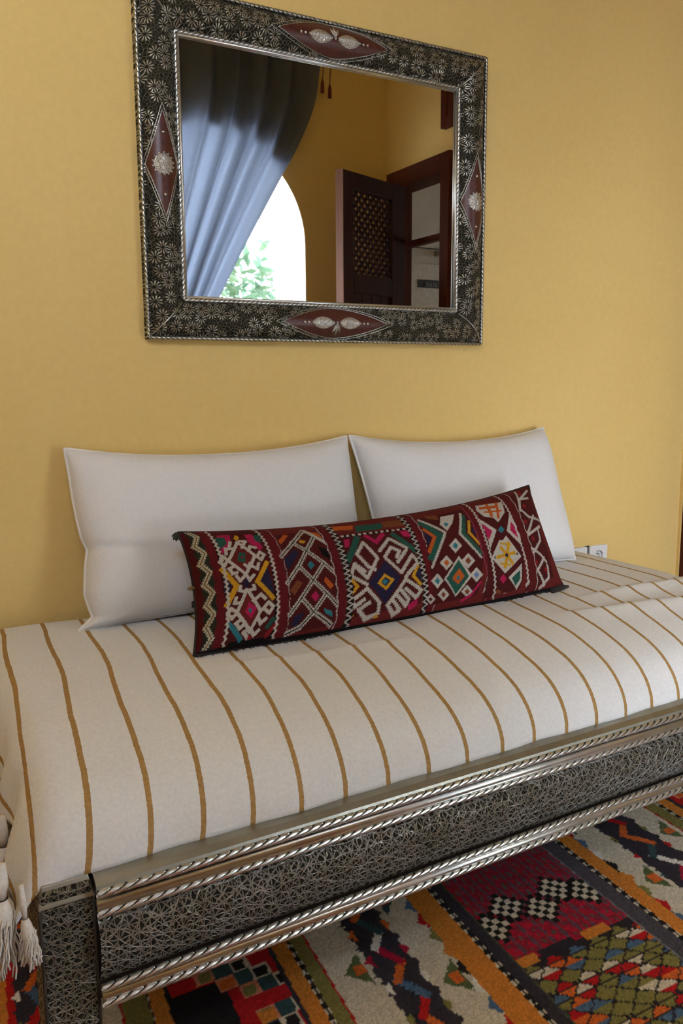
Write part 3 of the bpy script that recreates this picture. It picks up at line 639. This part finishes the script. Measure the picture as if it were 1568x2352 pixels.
# ---- rug
RC = {'cream': (196, 186, 168), 'dark': (52, 48, 56), 'black': (34, 32, 34), 'orange': (196, 122, 52), 'olive': (122, 116, 66), 'red': (176, 30, 34), 'crimson': (168, 28, 58), 'blue': (74, 100, 130),
      'green': (84, 96, 62), 'teal': (50, 74, 78), 'white': (214, 210, 204), 'grey': (74, 70, 78), 'rust': (200, 98, 46), 'pink': (206, 130, 104)}
RX0, RX1, RY0, RY1 = -.35, 2.38, -1.98, -.12
def rug_colors(nx, ny):
    xs = np.linspace(RX0, RX1, nx); ys = np.linspace(RY0, RY1, ny); XX, YY = np.meshgrid(xs, ys, indexing='ij')
    S = XX - .085*(YY+.585); rs = np.random.default_rng(11)
    # knots
    kn = .0045; Sx = np.floor(S/kn)*kn; Yk = np.floor(YY/kn)*kn
    S2 = Sx; cv = Canvas(S2, Yk, RC['dark'])
    def band(a, b, c): cv.put((S2 >= a) & (S2 < b), c)
    jag = .004*np.sign(np.sin(Yk*2*math.pi/.034))*((np.floor(Yk/.011) % 3) == 0)
    def chain(x, w=.006):
        a = (np.floor(Yk/.0135) % 2) == 0; cv.put((abs(S-x) < w) & a, RC['cream']); cv.put((abs(S-x) < w) & ~a, RC['black'])
        cv.put((abs(S-x-w*.2) < w*.35), RC['black'])
    def tri_row(x, side, cols=('white', 'blue', 'red', 'olive', 'orange', 'black')):
        for i, y in enumerate(np.arange(RY0, RY1, .052)):
            cv.poly([(x, y), (x+side*.017, y+.026), (x, y+.052)], RC[cols[i % len(cols)]])
    def serpent_band(a, b, ph=0):
        cv.put((S2 >= a+jag) & (S2 < b+jag), RC['dark'])
        ed = ('red', 'olive', 'white', 'crimson', 'rust', 'teal')
        for x, sg in ((a, -1), (b, 1)):
            for i, y in enumerate(np.arange(RY0, RY1, .04)):
                cv.poly([(x-sg*.006, y), (x+sg*.009, y+.02), (x-sg*.006, y+.036)], RC['dark'] if i % 2 else RC[ed[(i//2+ph) % 6]])
        m_ = (a+b)/2; am = (b-a)*.19; seg = ('rust', 'crimson', 'white', 'teal', 'rust', 'rust', 'red', 'blue')
        y = RY0+ph*.017; i = 0; x = m_-am
        while y < RY1:
            nx_ = m_+am if i % 2 == 0 else m_-am*.9; ny_ = y+(.040 if i % 2 == 0 else .056); cv.line([(x, y), (nx_, ny_)], .017, RC[seg[(i+ph) % 8]]); x, y = nx_, ny_; i += 1
    def big_tri(x, y, h, dx, c, sp=True):
        cv.poly([(x, y-h), (x+dx, y), (x, y+h)], RC[c])
        if sp:
            q = (abs(S2-x-dx*.3) < .012) & (abs(Yk-y) < .012); cv.put(q, RC['rust'])
    def cream(a, b, tris, c='green'):
        band(a, b, RC['cream'])
        for i, y in enumerate(np.arange(RY0+tris, RY1, .265)):
            big_tri(b-.014 if i % 2 == 0 else a+.014, y, .048, -.044 if i % 2 == 0 else .044, ('green', 'teal')[i % 2] if c == 'green' else 'blue', True)
    P = {}
    def half(c0, sg, redfield):
        """one set of stripes outwards from the edge of a centre field at c0 in direction sg"""
        def B(a, b, c): band(*(sorted((c0+sg*a, c0+sg*b))), c)
        B(0, .042 if sg > 0 else .030, RC['dark'] if True else 0)
    # central field: right and left stripe groups
    band(1.312, 1.356, RC['grey']); band(1.356, 1.404, RC['orange']); chain(1.360)
    cream(1.404, 1.488, .08, 'green'); tri_row(1.404, 1)
    cream(1.592, 1.668, .20, 'green'); serpent_band(1.488, 1.592, 3)
    band(1.666, 1.672, RC['red']); band(1.672, 1.716, RC['olive']); band(1.716, 1.752, RC['orange']); chain(1.716); band(1.752, 1.768, RC['dark'])
    band(.982, 1.010, RC['dark']); band(.915, .978, RC['orange']); chain(.980)
    cream(.837, .915, .045, 'green'); tri_row(.915, -1, ('red', 'blue', 'white', 'black', 'orange', 'olive'))
    cream(.669, .755, .15, 'green'); serpent_band(.755, .837, 0)
    band(.662, .669, RC['red']); band(.634, .662, RC['olive']); band(.597, .634, RC['orange']); chain(.634, .005); band(.586, .597, RC['dark'])
    # further out
    def side_field(a, b):
        band(a, b, RC['red'])
        cv.put((S2 >= a) & (S2 < b) & (np.floor((YY+.04)/.62) % 2 == 0) & (S2 < a+(b-a)*.5), RC['black'])
        n = 5; st = .043
        for k in range(-2, 12):
            for yy in np.arange(RY0+.12, RY1+.4, .43):
                cx = a+.035+k*.0 + ((k % 6)*.034); cy = yy-(k % 6)*.036
                if k > 5: cx = b-.02-(k % 6)*.034; cy = yy-.215-(k % 6)*.036
                if cx < a or cx > b: continue
                for d, cc in ((0, 'teal'),):
                    cv.put((abs(S2-cx) < .018) & (abs(Yk-cy) < .018) & (S2 > a) & (S2 < b), RC['teal'])
                for ox, cc in ((-.034, 'rust' if k % 2 else 'olive'), (.034, 'black')):
                    q = (abs(S2-cx-ox) < .018) & (abs(Yk-cy) < .018) & (S2 > a) & (S2 < b); cv.put(q, RC['pink'] if cc != 'black' else RC['cream'])
                    q = (abs(S2-cx-ox) < .012) & (abs(Yk-cy) < .012) & (S2 > a) & (S2 < b); cv.put(q, RC[cc])
        for yy in np.arange(RY0+.30, RY1, .43):
            for ox, oy, cc in ((0, 0, 'black'), (-.025, 0, 'orange'), (.0, -.03, 'teal'), (.0, .03, 'orange')):
                q = (abs(S2-(b-.055)-ox) < .014) & (abs(Yk-yy-oy) < .014); cv.put(q, RC[cc])
    side_field(.385, .586); side_field(1.768, 1.98)
    band(.345, .375, RC['orange']); band(.375, .385, RC['black']); chain(.345, .005); band(.30, .345, RC['olive']); band(.293, .30, RC['red'])
    cream(.19, .293, .1); band(.11, .125, RC['red']); serpent_band(.128, .19, 2); band(.07, .11, RC['orange']); cream(0, .07, .1); serpent_band(-.12, 0, 1); cream(-.20, -.12, .1); band(-.5, -.20, RC['orange'])
    chain(1.98); band(1.985, 2.03, RC['orange']); band(2.03, 2.07, RC['olive']); cream(2.07, 2.15, .1); serpent_band(2.15, 2.25, 4); cream(2.25, 2.33, .1); band(2.33, 2.7, RC['orange'])
    # centre field: carmine ground with mottled columns and chequered lozenges, then a lozenge ground
    a, b = 1.010, 1.312; inf = (S2 >= a) & (S2 < b); yb = -.905
    top = inf & (YY > yb); r1 = rs.random(cv.X.shape)
    kx = np.floor(S/.0045).astype(int); ky = np.floor(YY/.0055).astype(int); hsh = ((kx*73856093) ^ (ky*19349663)) & 1023
    colr = (kx//2) % 4
    t1 = np.empty(cv.C.shape); t1[:] = (132, 38, 54)
    t1[(colr == 0)] = (92, 66, 78); t1[(colr == 2) & (hsh > 400)] = (84, 80, 76); t1[hsh > 880] = (150, 46, 60); t1[(hsh < 200) & (colr == 1)] = (168, 30, 50)
    low = YY < -.80; t1[low & (hsh > 600) & (colr != 0)] = (176, 30, 56)
    cv.C[top] = t1[top]
    for (cx, cy) in ((1.036, -.745), (1.098, -.738), (1.165, -.735), (1.232, -.745), (1.005, -.78)):
        pass
    ck = .0145
    for i, (cx, cy) in enumerate(((1.035, -.795), (1.098, -.755), (1.165, -.795), (1.098+.134, -.755), (1.29, -.795))):
        i_ = np.floor((S-cx)/ck+.5); j_ = np.floor((YY-cy)/ck+.5); k = (abs(i_)+abs(j_) <= 3) & top
        cv.put(k & ((i_+j_) % 2 == 0), RC['cream']); cv.put(k & ((i_+j_) % 2 != 0), (30, 30, 28))
    cv.put(inf & (YY <= yb), (46, 40, 44))
    lo = inf & (YY <= yb); sp = .046
    cols = ['olive', 'rust', 'olive', 'cream', 'blue', 'olive', 'red', 'olive']
    for i in range(0, 11):
        for j in range(0, 26):
            cx = a+.016+i*.029; cy = yb-.030-j*.043-(i % 2)*.0215
            if cy < RY0-.05: continue
            for half_, sgn in ((0, 1), (1, -1)):
                c = RC[cols[(i*3+j*2+half_*3+(i*j) % 3) % 8]]; c = np.array(c)*(1.0)
                d = abs(S2-cx)/.0265+abs(Yk-cy)/.0195
                cv.put(lo & (d < .98) & ((Yk-cy)*sgn > .001), c)
    cv.put(inf & (YY <= yb+.012) & (YY > yb-.012) & (S2 > 1.07) & (S2 < 1.16), (46, 42, 50)); cv.put(inf & (abs(YY-yb) < .012) & (S2 < 1.06), RC['orange']); cv.put(inf & (abs(YY-yb) < .012) & (S2 > 1.18) & (S2 < 1.25), RC['orange'])
    cv.put(inf & ((S2-a) < .006), (70, 74, 60)); cv.put(inf & ((b-S2) < .006), (110, 110, 116))
    # repeat the carmine ground further out so the field alternates
    f2 = inf & (YY <= yb-.62); cv.C[f2] = t1[f2]
    C = lin(cv.C); C *= (.80+.40*rs.random(S.shape))[..., None]
    return xs, ys, C
def rug():
    nx, ny = 760, 518; xs, ys, C = rug_colors(nx, ny); rs = np.random.default_rng(5)
    Z = .0125 + .0012*rs.random((nx, ny)) + .0015*np.sin(xs*7)[:, None]*np.cos(ys*5)[None, :]
    P = np.empty((nx, ny, 3)); P[..., 0] = xs[:, None]; P[..., 1] = ys[None, :]; P[..., 2] = Z
    me = bpy.data.meshes.new('rug'); nv = nx*ny; me.vertices.add(nv); me.vertices.foreach_set('co', P.ravel())
    i, j = np.meshgrid(np.arange(nx-1), np.arange(ny-1), indexing='ij'); a = (i*ny+j).ravel(); q = np.stack([a, a+ny, a+ny+1, a+1], 1)
    nf = len(q); me.loops.add(nf*4); me.loops.foreach_set('vertex_index', q.ravel()); me.polygons.add(nf); me.polygons.foreach_set('loop_start', np.arange(nf)*4); me.polygons.foreach_set('loop_total', np.full(nf, 4))
    me.update(calc_edges=True); me.validate(); me.materials.append(m_vcol('wool_knots', nscale=230, bump=.7, bd=.004, mul=1.35)); me.polygons.foreach_set('use_smooth', [True]*nf)
    o = bpy.data.objects.new('rug', me); COL.objects.link(o)
    at = me.color_attributes.new('pattern', 'FLOAT_COLOR', 'POINT'); A = np.ones((nv, 4)); A[:, :3] = C.reshape(-1, 3); at.data.foreach_set('color', A.ravel())
    m = MB(); m.box(RX0, RX1, RY0, RY1, .0005, .008); m.build('backing', M['edge_dark'], o)
    return o
tag(rug(), 'multicoloured wool rug with cream, orange and dark stripes on the floor under the day bed', 'rug')
# ---------------------------------------------------------------- framed mirror
FX0, FX1, FZ0, FZ1, FW = .573, 1.571, 1.222, 2.012, .1045
mir = empty('wall_mirror', ((FX0+FX1)/2, 0, (FZ0+FZ1)/2)); tag(mir, 'wide rectangular mirror in an embossed silver metal frame hanging on the yellow wall', 'mirror')
HX, HZ = (FX1-FX0)/2, (FZ1-FZ0)/2
def fh(s):
    """height of the moulding above the wall at distance s from the outer edge"""
    a = min(1, max(0, (s-.009)/(.080))); return .018+.027*math.sin(math.pi*a)**.75
def frame_mesh():
    m = MB(); ss = [0, 0] + list(np.linspace(.006, .092, 22)) + [.0945]; hs = [.0, .020] + [fh(s) for s in np.linspace(.006, .092, 22)] + [.016]
    P = []
    for sx, sz in ((-1, -1), (1, -1), (1, 1), (-1, 1)):
        P.append([(sx*(HX-s), -h, sz*(HZ-s)) for s, h in zip(ss, hs)])
    m.grid(P, closed_u=True); return m
fo = frame_mesh().build('frame', M['daisy'], mir, smooth=False)
me = fo.data
for p in me.polygons: p.use_smooth = True
sp = fo.modifiers.new('split', 'EDGE_SPLIT'); sp.split_angle = R(50)
def rect_path(s, y): return [(-HX+s, -y, -HZ+s), (HX-s, -y, -HZ+s), (HX-s, -y, HZ-s), (-HX+s, -y, HZ-s)]
def rope_rect(name, s, y, r, mat, pitch=.0105):
    m = MB(); p = rect_path(s, y)
    for a, b in zip(p, p[1:]+p[:1]): rope(m, a, b, r, pitch, 2, 10, .0022, .35)
    return m.build(name, mat, mir, smooth=True)
rope_rect('outer_rope_trim', .0035, .0215, .0046, M['rope_o']); rope_rect('inner_rope_trim', .094, .0195, .0046, M['rope_m'])
m = MB(); p = rect_path(.1005, .0165)
for a, b in zip(p, p[1:]+p[:1]): m.tube([a, b], .0036, 10)
m.build('inner_bead', M['bright'], mir, smooth=True)
m = MB(); g = .103; y = .0125; m.add([(-HX+g, -y, -HZ+g), (HX-g, -y, -HZ+g), (HX-g, -y, HZ-g), (-HX+g, -y, HZ-g)], [(0, 1, 2, 3)]); m.build('mirror_glass', M['mirror'], mir)
m = MB(); m.box(-HX+.06, HX-.06, -.011, -.001, -HZ+.06, HZ-.06); m.build('backboard', M['dark'], mir)
for sx, sz in ((-1, -1), (1, -1), (1, 1), (-1, 1)):
    m = MB(); m.tube([(sx*(HX-s), -fh(s)-.0005, sz*(HZ-s)) for s in np.linspace(.006, .090, 14)], .0016, 6)
    m.build('mitre_bead', M['silver'], mir, smooth=True)
# leather lozenges with silver mounts in the middle of each side
def side_pt(side, a, s, lift=0):
    """a = along the side from its middle, s = distance from the outer edge"""
    h = fh(s)+lift
    return {'top': (a, -h, HZ-s), 'bottom': (a, -h, -HZ+s), 'left': (-HX+s, -h, a), 'right': (HX-s, -h, a)}[side]
def inlay(side, half, curved, off=0):
    mid = .049; hw = .0385
    def w(a):
        q = abs(a)/half
        return hw*(1-q**1.7) if curved else hw*(1-q)
    P = []
    for a in np.linspace(-half, half, 49): P.append([side_pt(side, a+off, mid+w(a)*t, .0016) for t in np.linspace(-1, 1, 15)])
    m = MB(); m.grid(P); o = m.build('leather_inlay', M['leather'], mir, smooth=True)
    m = MB()
    for sg in (-1, 1):
        for k in (1.0, 1.13): m.tube([side_pt(side, a*k+off, mid+sg*w(a)*k, .0022) for a in np.linspace(-half, half, 41) if abs(w(a)*k) < .0415], .0011, 5)
        for a in np.linspace(-half, half, int(half/.0032)):
            if abs(w(a)*1.07) < .041: m.dome(side_pt(side, a*1.07+off, mid+sg*w(a)*1.07, .002), (0, -1, 0), .0013, .0013, 6, 2)
    m.build('beaded_edge', M['silver'], o, smooth=True)
    # mounts
    m = MB()
    def leafp(c, L, W_, dirn):
        G = []
        for a in np.linspace(0, 1, 15):
            ww = W_*math.sin(math.pi*min(1, a*.96+.04))**.8; G.append([side_pt(side, c+dirn*a*L+off, mid+ww*t, .0022+.0035*(1-t*t)) for t in np.linspace(-1, 1, 9)])
        m.grid(G)
    if curved:
        leafp(-.008, .066, .0155, -1); leafp(.008, .066, .0155, 1)
        sg = -1 if side == 'top' else 1
        for b, L in ((-.5, .024), (0, .028), (.5, .024)):
            m.tube([side_pt(side, off+L*t*math.sin(b), mid-.003-L*t*math.cos(b), .003) for t in np.linspace(0, 1, 6)], [.002, .0035, .004, .0035, .002, .0005], 6)
    else:
        G = []
        for q in np.linspace(0.001, 1, 9):
            G.append([side_pt(side, off+.0225*q*math.cos(t), mid+.0225*q*math.sin(t)*(1+.0), .002+.005*(1-q*q)) for t in np.linspace(0, 2*math.pi, 25)])
        m.grid(G)
        for t in np.linspace(0, 2*math.pi, 14, endpoint=False): m.dome(side_pt(side, off+.0245*math.cos(t), mid+.0245*math.sin(t), .002), (0, -1, 0), .0025, .0022, 8, 3)
    m.dome(side_pt(side, off, mid, .007 if not curved else .004), (0, -1, 0), .0038, .003, 10, 3)
    m.build('silver_mount', M['filigree'], o, smooth=True)
    for a in ((-.094, .094, .082, -.082) if curved else (-.068, .068)):
        m = MB(); m.dome(side_pt(side, off+a, mid, .0018), (0, -1, 0), .0034, .0028, 10, 3); m.build('stud', M['bright'], o, smooth=True)
inlay('top', .155, True); inlay('bottom', .155, True); inlay('left', .118, False); inlay('right', .118, False)
# ---------------------------------------------------------------- sockets
def socket(x0, lab):
    r = empty('wall_socket', (x0+.041, 0, .526)); tag(r, lab, 'socket', 'power sockets behind the day bed')
    m = MB(); n = 28; hs = .0405; y = -.011; rad = .0205
    # plate with a round well
    out = []; inn = []
    for k in range(n*2):
        t = 2*math.pi*(k+.5)/(n*2); c, s = math.cos(t), math.sin(t); q = hs/max(abs(c), abs(s)); out.append((q*c, y, q*s)); inn.append((rad*c, y, rad*s))
    m.grid([out, inn], closed_v=True); m.grid([out, [(p[0]*1.0, 0, p[2]*1.0) for p in out]], closed_v=True)
    pl = m.build('plate', M['plastic'], r, bevel=0)
    m = MB(); m.grid([inn, [(p[0], -.0025, p[2]) for p in inn]], closed_v=True); m.f.append(tuple(range(len(inn), 2*len(inn)))); m.mi.append(0); m.build('recess', M['plastic'], pl)
    m = MB(); m.tube([(rad*1.06*math.cos(t), y-.0006, rad*1.06*math.sin(t)) for t in np.linspace(.5, 2.0, 12)], .0011, 6)
    for a in (-.0095, .0095): m.tube([(a, -.0026, 0), (a, -.0036, 0)], .0028, 10)
    m.build('contact_holes', M['black'], pl)
    m = MB(); m.tube([(0, -.0025, .011), (0, -.014, .011)], .0024, 10); m.build('earth_pin', M['silver'], pl)
    return r
socket(2.053, 'white square wall socket, right one of two just above the bed end')
socket(1.960, 'white square wall socket half hidden behind the right pillow')
m = MB(); m.box(2.037, 2.058, -.004, 0, .49, .5675); tag(m.build('socket_gap_strip', M['black']), 'narrow black strip standing in for the dark gap between the two white wall sockets', 'dark gap')  # dark gap between the plates put in as a black strip
# ---------------------------------------------------------------- curtain across the window
def m_curtain():
    t = NT('blue_grey_voile', .95, spec=.05); v = t.coord(); s = t.sep(v)
    n = t.noise(v, 90, 3, .6); wv = t.math('MULTIPLY', t.math('SINE', t.math('MULTIPLY', s[0], 1500)), t.math('SINE', t.math('MULTIPLY', s[2], 1500)))
    f = t.math('ADD', n, t.math('MULTIPLY', wv, .15)); c = t.ramp(f, [(.3, (.13, .14, .16, 1)), (.8, (.17, .18, .205, 1))]); t.col(c)
    tr = t.node('ShaderNodeBsdfTranslucent'); tr.inputs['Color'].default_value = (.22, .27, .40, 1)
    mx = t.node('ShaderNodeMixShader'); mx.inputs[0].default_value = .42; t.link(t.b.outputs[0], mx.inputs[1]); t.link(tr.outputs[0], mx.inputs[2]); t.link(mx.outputs[0], t.out.inputs['Surface'])
    return t.m
EDGE = catmull([(2.26, 2.95), (2.235, 2.80), (2.20, 2.60), (2.10, 2.38), (1.985, 2.19), (1.86, 1.98), (1.72, 1.74), (1.61, 1.545), (1.46, 1.33), (1.20, 1.12)], 8)
def curtain():
    ez = EDGE[::-1, 1]; ex = EDGE[::-1, 0]; V = []
    zs = np.concatenate([np.linspace(2.95, 1.12, 90), np.linspace(1.12, .03, 40)[1:]]); nu = 260
    for z in zs:
        if z >= 1.12: xr = np.interp(z, ez, ex); xl = .98+.06*(2.95-z)/1.83; 
        else:
            q = (1.12-z)/1.09; xr = 1.20+.06*math.sin(q*2); xl = 1.04-.03*q
        row = []
        for i in range(nu):
            s = i/(nu-1); x = xl+(xr-xl)*(s**(1.0)); wd = (xr-xl)
            g = .6+.4*min(1, wd)
            ph = s*44+1.6*math.sin(s*9)
            d = (.034*math.sin(ph)+.014*math.sin(ph*.37+1.7)+.006*math.sin(ph*2.3+z*1.5))*(1.25 if wd < .5 else 1)
            d -= .010*sm(.93, 1, s)
            row.append((x+.006*math.cos(ph)*g, -2.280+d*.9+.03*(1-min(1, wd)), z))
        V.append(row)
    m = MB(); m.grid(V); o = m.build('curtain', m_curtain(), smooth=True); return o
cu = curtain(); tag(cu, 'sheer blue-grey curtain drawn to the left and tied back across the arched opening', 'curtain')
m = MB(); m.tube([(1.00, -2.215, 1.12), (1.12, -2.20, 1.10), (1.23, -2.215, 1.13), (1.16, -2.325, 1.16), (1.02, -2.325, 1.14), (1.00, -2.215, 1.12)], .012, 8); m.build('tie_back', M['wood_red'], cu, smooth=True)
rod = empty('curtain_rod', (.8, -2.265, 2.97)); tag(rod, 'dark wooden curtain rod above the arched opening', 'curtain rod')
m = MB(); m.tube([(0, 0, 0), (1.56, 0, 0)], .014, 14); m.build('pole', M['wood_dark'], rod, smooth=True)
for x in (.08, 1.48):
    m = MB(); m.box(x-.012, x+.012, -.08, .016, -.02, .02); m.build('bracket', M['wood_dark'], rod, bevel=.002)
for x in (0, 1.56):
    m = MB(); m.dome((x, 0, 0), (1 if x else -1, 0, 0), .026, .04, 16, 6); m.dome((x, 0, 0), (-1 if x else 1, 0, 0), .026, .01, 16, 4); m.build('finial', M['wood_dark'], rod, smooth=True)
ta = empty('hanging_tassel', (2.285, -2.255, 2.93)); tag(ta, 'pair of thin dark red cords hanging from the end of the curtain rod', 'tassel')
for dx, L in ((.0, .29), (-.045, .27)):
    m = MB(); m.tube([(dx, 0, 0), (dx*.9+.004, .004, -L*.5), (dx, 0, -L+.06)], .0028, 6); o = m.build('cord', M['leather'], ta, smooth=True)
    m = MB(); m.tube([(dx, 0, -L+.07), (dx+.001, 0, -L+.05), (dx, 0, -L)], [.003, .009, .011], 10); m.build('cord_end', m_plain('deep_red_yarn', (.13, .015, .01, 1), .9), o, smooth=True)
# wooden hatch high on the east wall
h = empty('wooden_hatch', (2.70, -1.755, 2.405)); tag(h, 'small red-brown wooden hatch high on the wall above the lattice door', 'hatch')
m = MB(); m.box(-.03, 0, 0, .42, 0, .40); o = m.build('panel', M['wood_red'], h, bevel=.003)
m = MB(); m.box(-.036, -.028, 0, .05, 0, .40); m.box(-.036, -.028, .37, .42, 0, .40); m.box(-.036, -.028, .05, .37, 0, .05); m.box(-.036, -.028, .05, .37, .35, .40); m.build('frame', M['wood_redh'], h, bevel=.002)
# fuse box on the passage wall
f = empty('fuse_box', (2.955, -2.405, 1.685)); tag(f, 'off-white fuse box with a dark window on the passage wall beyond the door', 'fuse box')
m = MB(); m.box(-.085, .215, 0, .02, -.12, .145); m.build('cover', m_plain('cream_enamel', (.60, .55, .48, 1), .5), f, bevel=.004)
m = MB(); m.box(0, .158, .02, .024, 0, .048); o = m.build('window', M['black'], f)
m = MB()
for k in range(5): m.box(.055+k*.018, .068+k*.018, .024, .030, .006, .030)
m.build('breakers', m_plain('grey_breaker', (.16, .16, .15, 1), .5), f)
for x, z in ((-.055, .110), (.17, .108), (.165, -.045)):
    m = MB(); m.dome((x, .02, z), (0, 1, 0), .004, .003, 10, 3); m.build('screw', M['black'], f)
d = empty('conduit_box', (3.09, -2.405, 1.878)); tag(d, 'small grey junction box on the passage wall above the fuse box', 'junction box')
m = MB(); m.box(0, .075, 0, .04, 0, .030); m.build('box', m_plain('grey_pvc', (.22, .2, .17, 1), .5), d, bevel=.003)
m = MB(); m.tube([(-.21, .006, .045), (.30, .006, .046)], .003, 6); m.build('cable', M['black'], d); 
# ---------------------------------------------------------------- tree outside the opening
def tree():
    t = empty('garden_tree', (2.55, -4.7, 0)); tag(t, 'leafy green tree growing outside the arched opening', 'tree')
    rg = random.Random(4); m = MB(); m.tube([(0, 0, -.02), (.03, 0, .6), (-.02, .02, 1.2), (0, 0, 1.6)], [.06, .05, .04, .03], 10)
    for k in range(14):
        a = rg.uniform(0, 6.28); r = rg.uniform(.4, .8); z = rg.uniform(.6, 1.5); m.tube([(0, 0, z), (r*.5*math.cos(a), r*.5*math.sin(a), z+.25), (r*math.cos(a), r*math.sin(a), z+.45)], [.02, .012, .005], 6)
    m.build('trunk', m_plain('bark', (.12, .08, .05, 1), .9), t, smooth=True)
    tm = NT('leaf_green', .5); v = tm.coord(); n = tm.noise(v, 3.5, 2); c = tm.ramp(n, [(.35, (.08, .15, .10, 1)), (.65, (.20, .32, .23, 1))]); tm.col(c)
    tr = tm.node('ShaderNodeBsdfTranslucent'); tr.inputs['Color'].default_value = (.14, .28, .17, 1); mx = tm.node('ShaderNodeMixShader'); mx.inputs[0].default_value = .3
    tm.link(tm.b.outputs[0], mx.inputs[1]); tm.link(tr.outputs[0], mx.inputs[2]); tm.link(mx.outputs[0], tm.out.inputs['Surface'])
    m = MB()
    for k in range(2600):
        while True:
            p = Vector((rg.uniform(-1, 1), rg.uniform(-1, 1), rg.uniform(-1, 1)))
            if .35 < p.length < 1: break
        lum = 1+.18*math.sin(p.x*7)*math.cos(p.z*6)
        c = Vector((p.x*1.0*lum, p.y*.75, 1.30+p.z*.98*lum)); L = rg.uniform(.09, .19); W_ = L*.2
        d = Vector((rg.gauss(0, 1), rg.gauss(0, 1), rg.gauss(-.4, .7))).normalized(); s = d.cross(Vector((rg.gauss(0, 1), rg.gauss(0, 1), rg.gauss(0, 1)))).normalized(); nn = d.cross(s)
        m.add([c, c+d*L*.45+s*W_+nn*.006, c+d*L, c+d*L*.45-s*W_+nn*.006, c+d*L*.5-nn*.006], [(0, 1, 4), (1, 2, 4), (2, 3, 4), (3, 0, 4)])
    fo = m.build('foliage', tm.m, t, recalc=False); fo['kind'] = 'stuff'
tree()
# ---------------------------------------------------------------- light & camera
world = bpy.data.worlds.new('sky'); SC.world = world; world.use_nodes = True
wn = world.node_tree.nodes; wl = world.node_tree.links; bg = wn['Background']
sky = wn.new('ShaderNodeTexSky'); sky.sky_type = 'NISHITA'; sky.sun_elevation = R(52); sky.sun_rotation = R(35); sky.sun_disc = False; sky.air_density = 1.3; sky.dust_density = 3.0
mx = wn.new('ShaderNodeMix'); mx.data_type = 'RGBA'; mx.inputs[0].default_value = .75; mx.inputs[7].default_value = (.88, .97, 1.14, 1)
hs = wn.new('ShaderNodeHueSaturation'); hs.inputs['Value'].default_value = .25; hs.inputs['Saturation'].default_value = .6
wl.new(sky.outputs[0], hs.inputs['Color']); wl.new(hs.outputs[0], mx.inputs[6]); wl.new(mx.outputs[2], bg.inputs['Color']); bg.inputs['Strength'].default_value = 9.0
SC.view_settings.view_transform = 'Standard'; SC.view_settings.look = 'None'; SC.view_settings.gamma = 1; SC.view_settings.use_curve_mapping = False
SC.view_settings.exposure = 0.39
sl = bpy.data.lights.new('sun', 'SUN'); sl.energy = 45; sl.angle = R(.6); sl.color = (1, .99, .97); so = bpy.data.objects.new('sun', sl); COL.objects.link(so); so.rotation_euler = Vector((-.25, -.62, -1)).to_track_quat('-Z', 'Y').to_euler()
def cam_vectors(yaw, pitch, roll):
    y, p, r = map(R, (yaw, pitch, roll))
    fw = Vector((math.sin(y)*math.cos(p), math.cos(y)*math.cos(p), -math.sin(p))); rt = Vector((math.cos(y), -math.sin(y), 0)); up = rt.cross(fw)
    return rt*math.cos(r)+up*math.sin(r), up*math.cos(r)-rt*math.sin(r), fw
rt, up, fw = cam_vectors(28.967, 8.953, -.372)
cd = bpy.data.cameras.new('camera'); cam = bpy.data.objects.new('camera', cd); COL.objects.link(cam); SC.camera = cam
cam.matrix_world = Matrix(((rt.x, up.x, -fw.x, 0), (rt.y, up.y, -fw.y, -2.0), (rt.z, up.z, -fw.z, 1.12), (0, 0, 0, 1)))
cd.sensor_fit = 'VERTICAL'; cd.sensor_height = 36; cd.sensor_width = 24; cd.lens = 1907.8/2352*36; cd.clip_start = .01
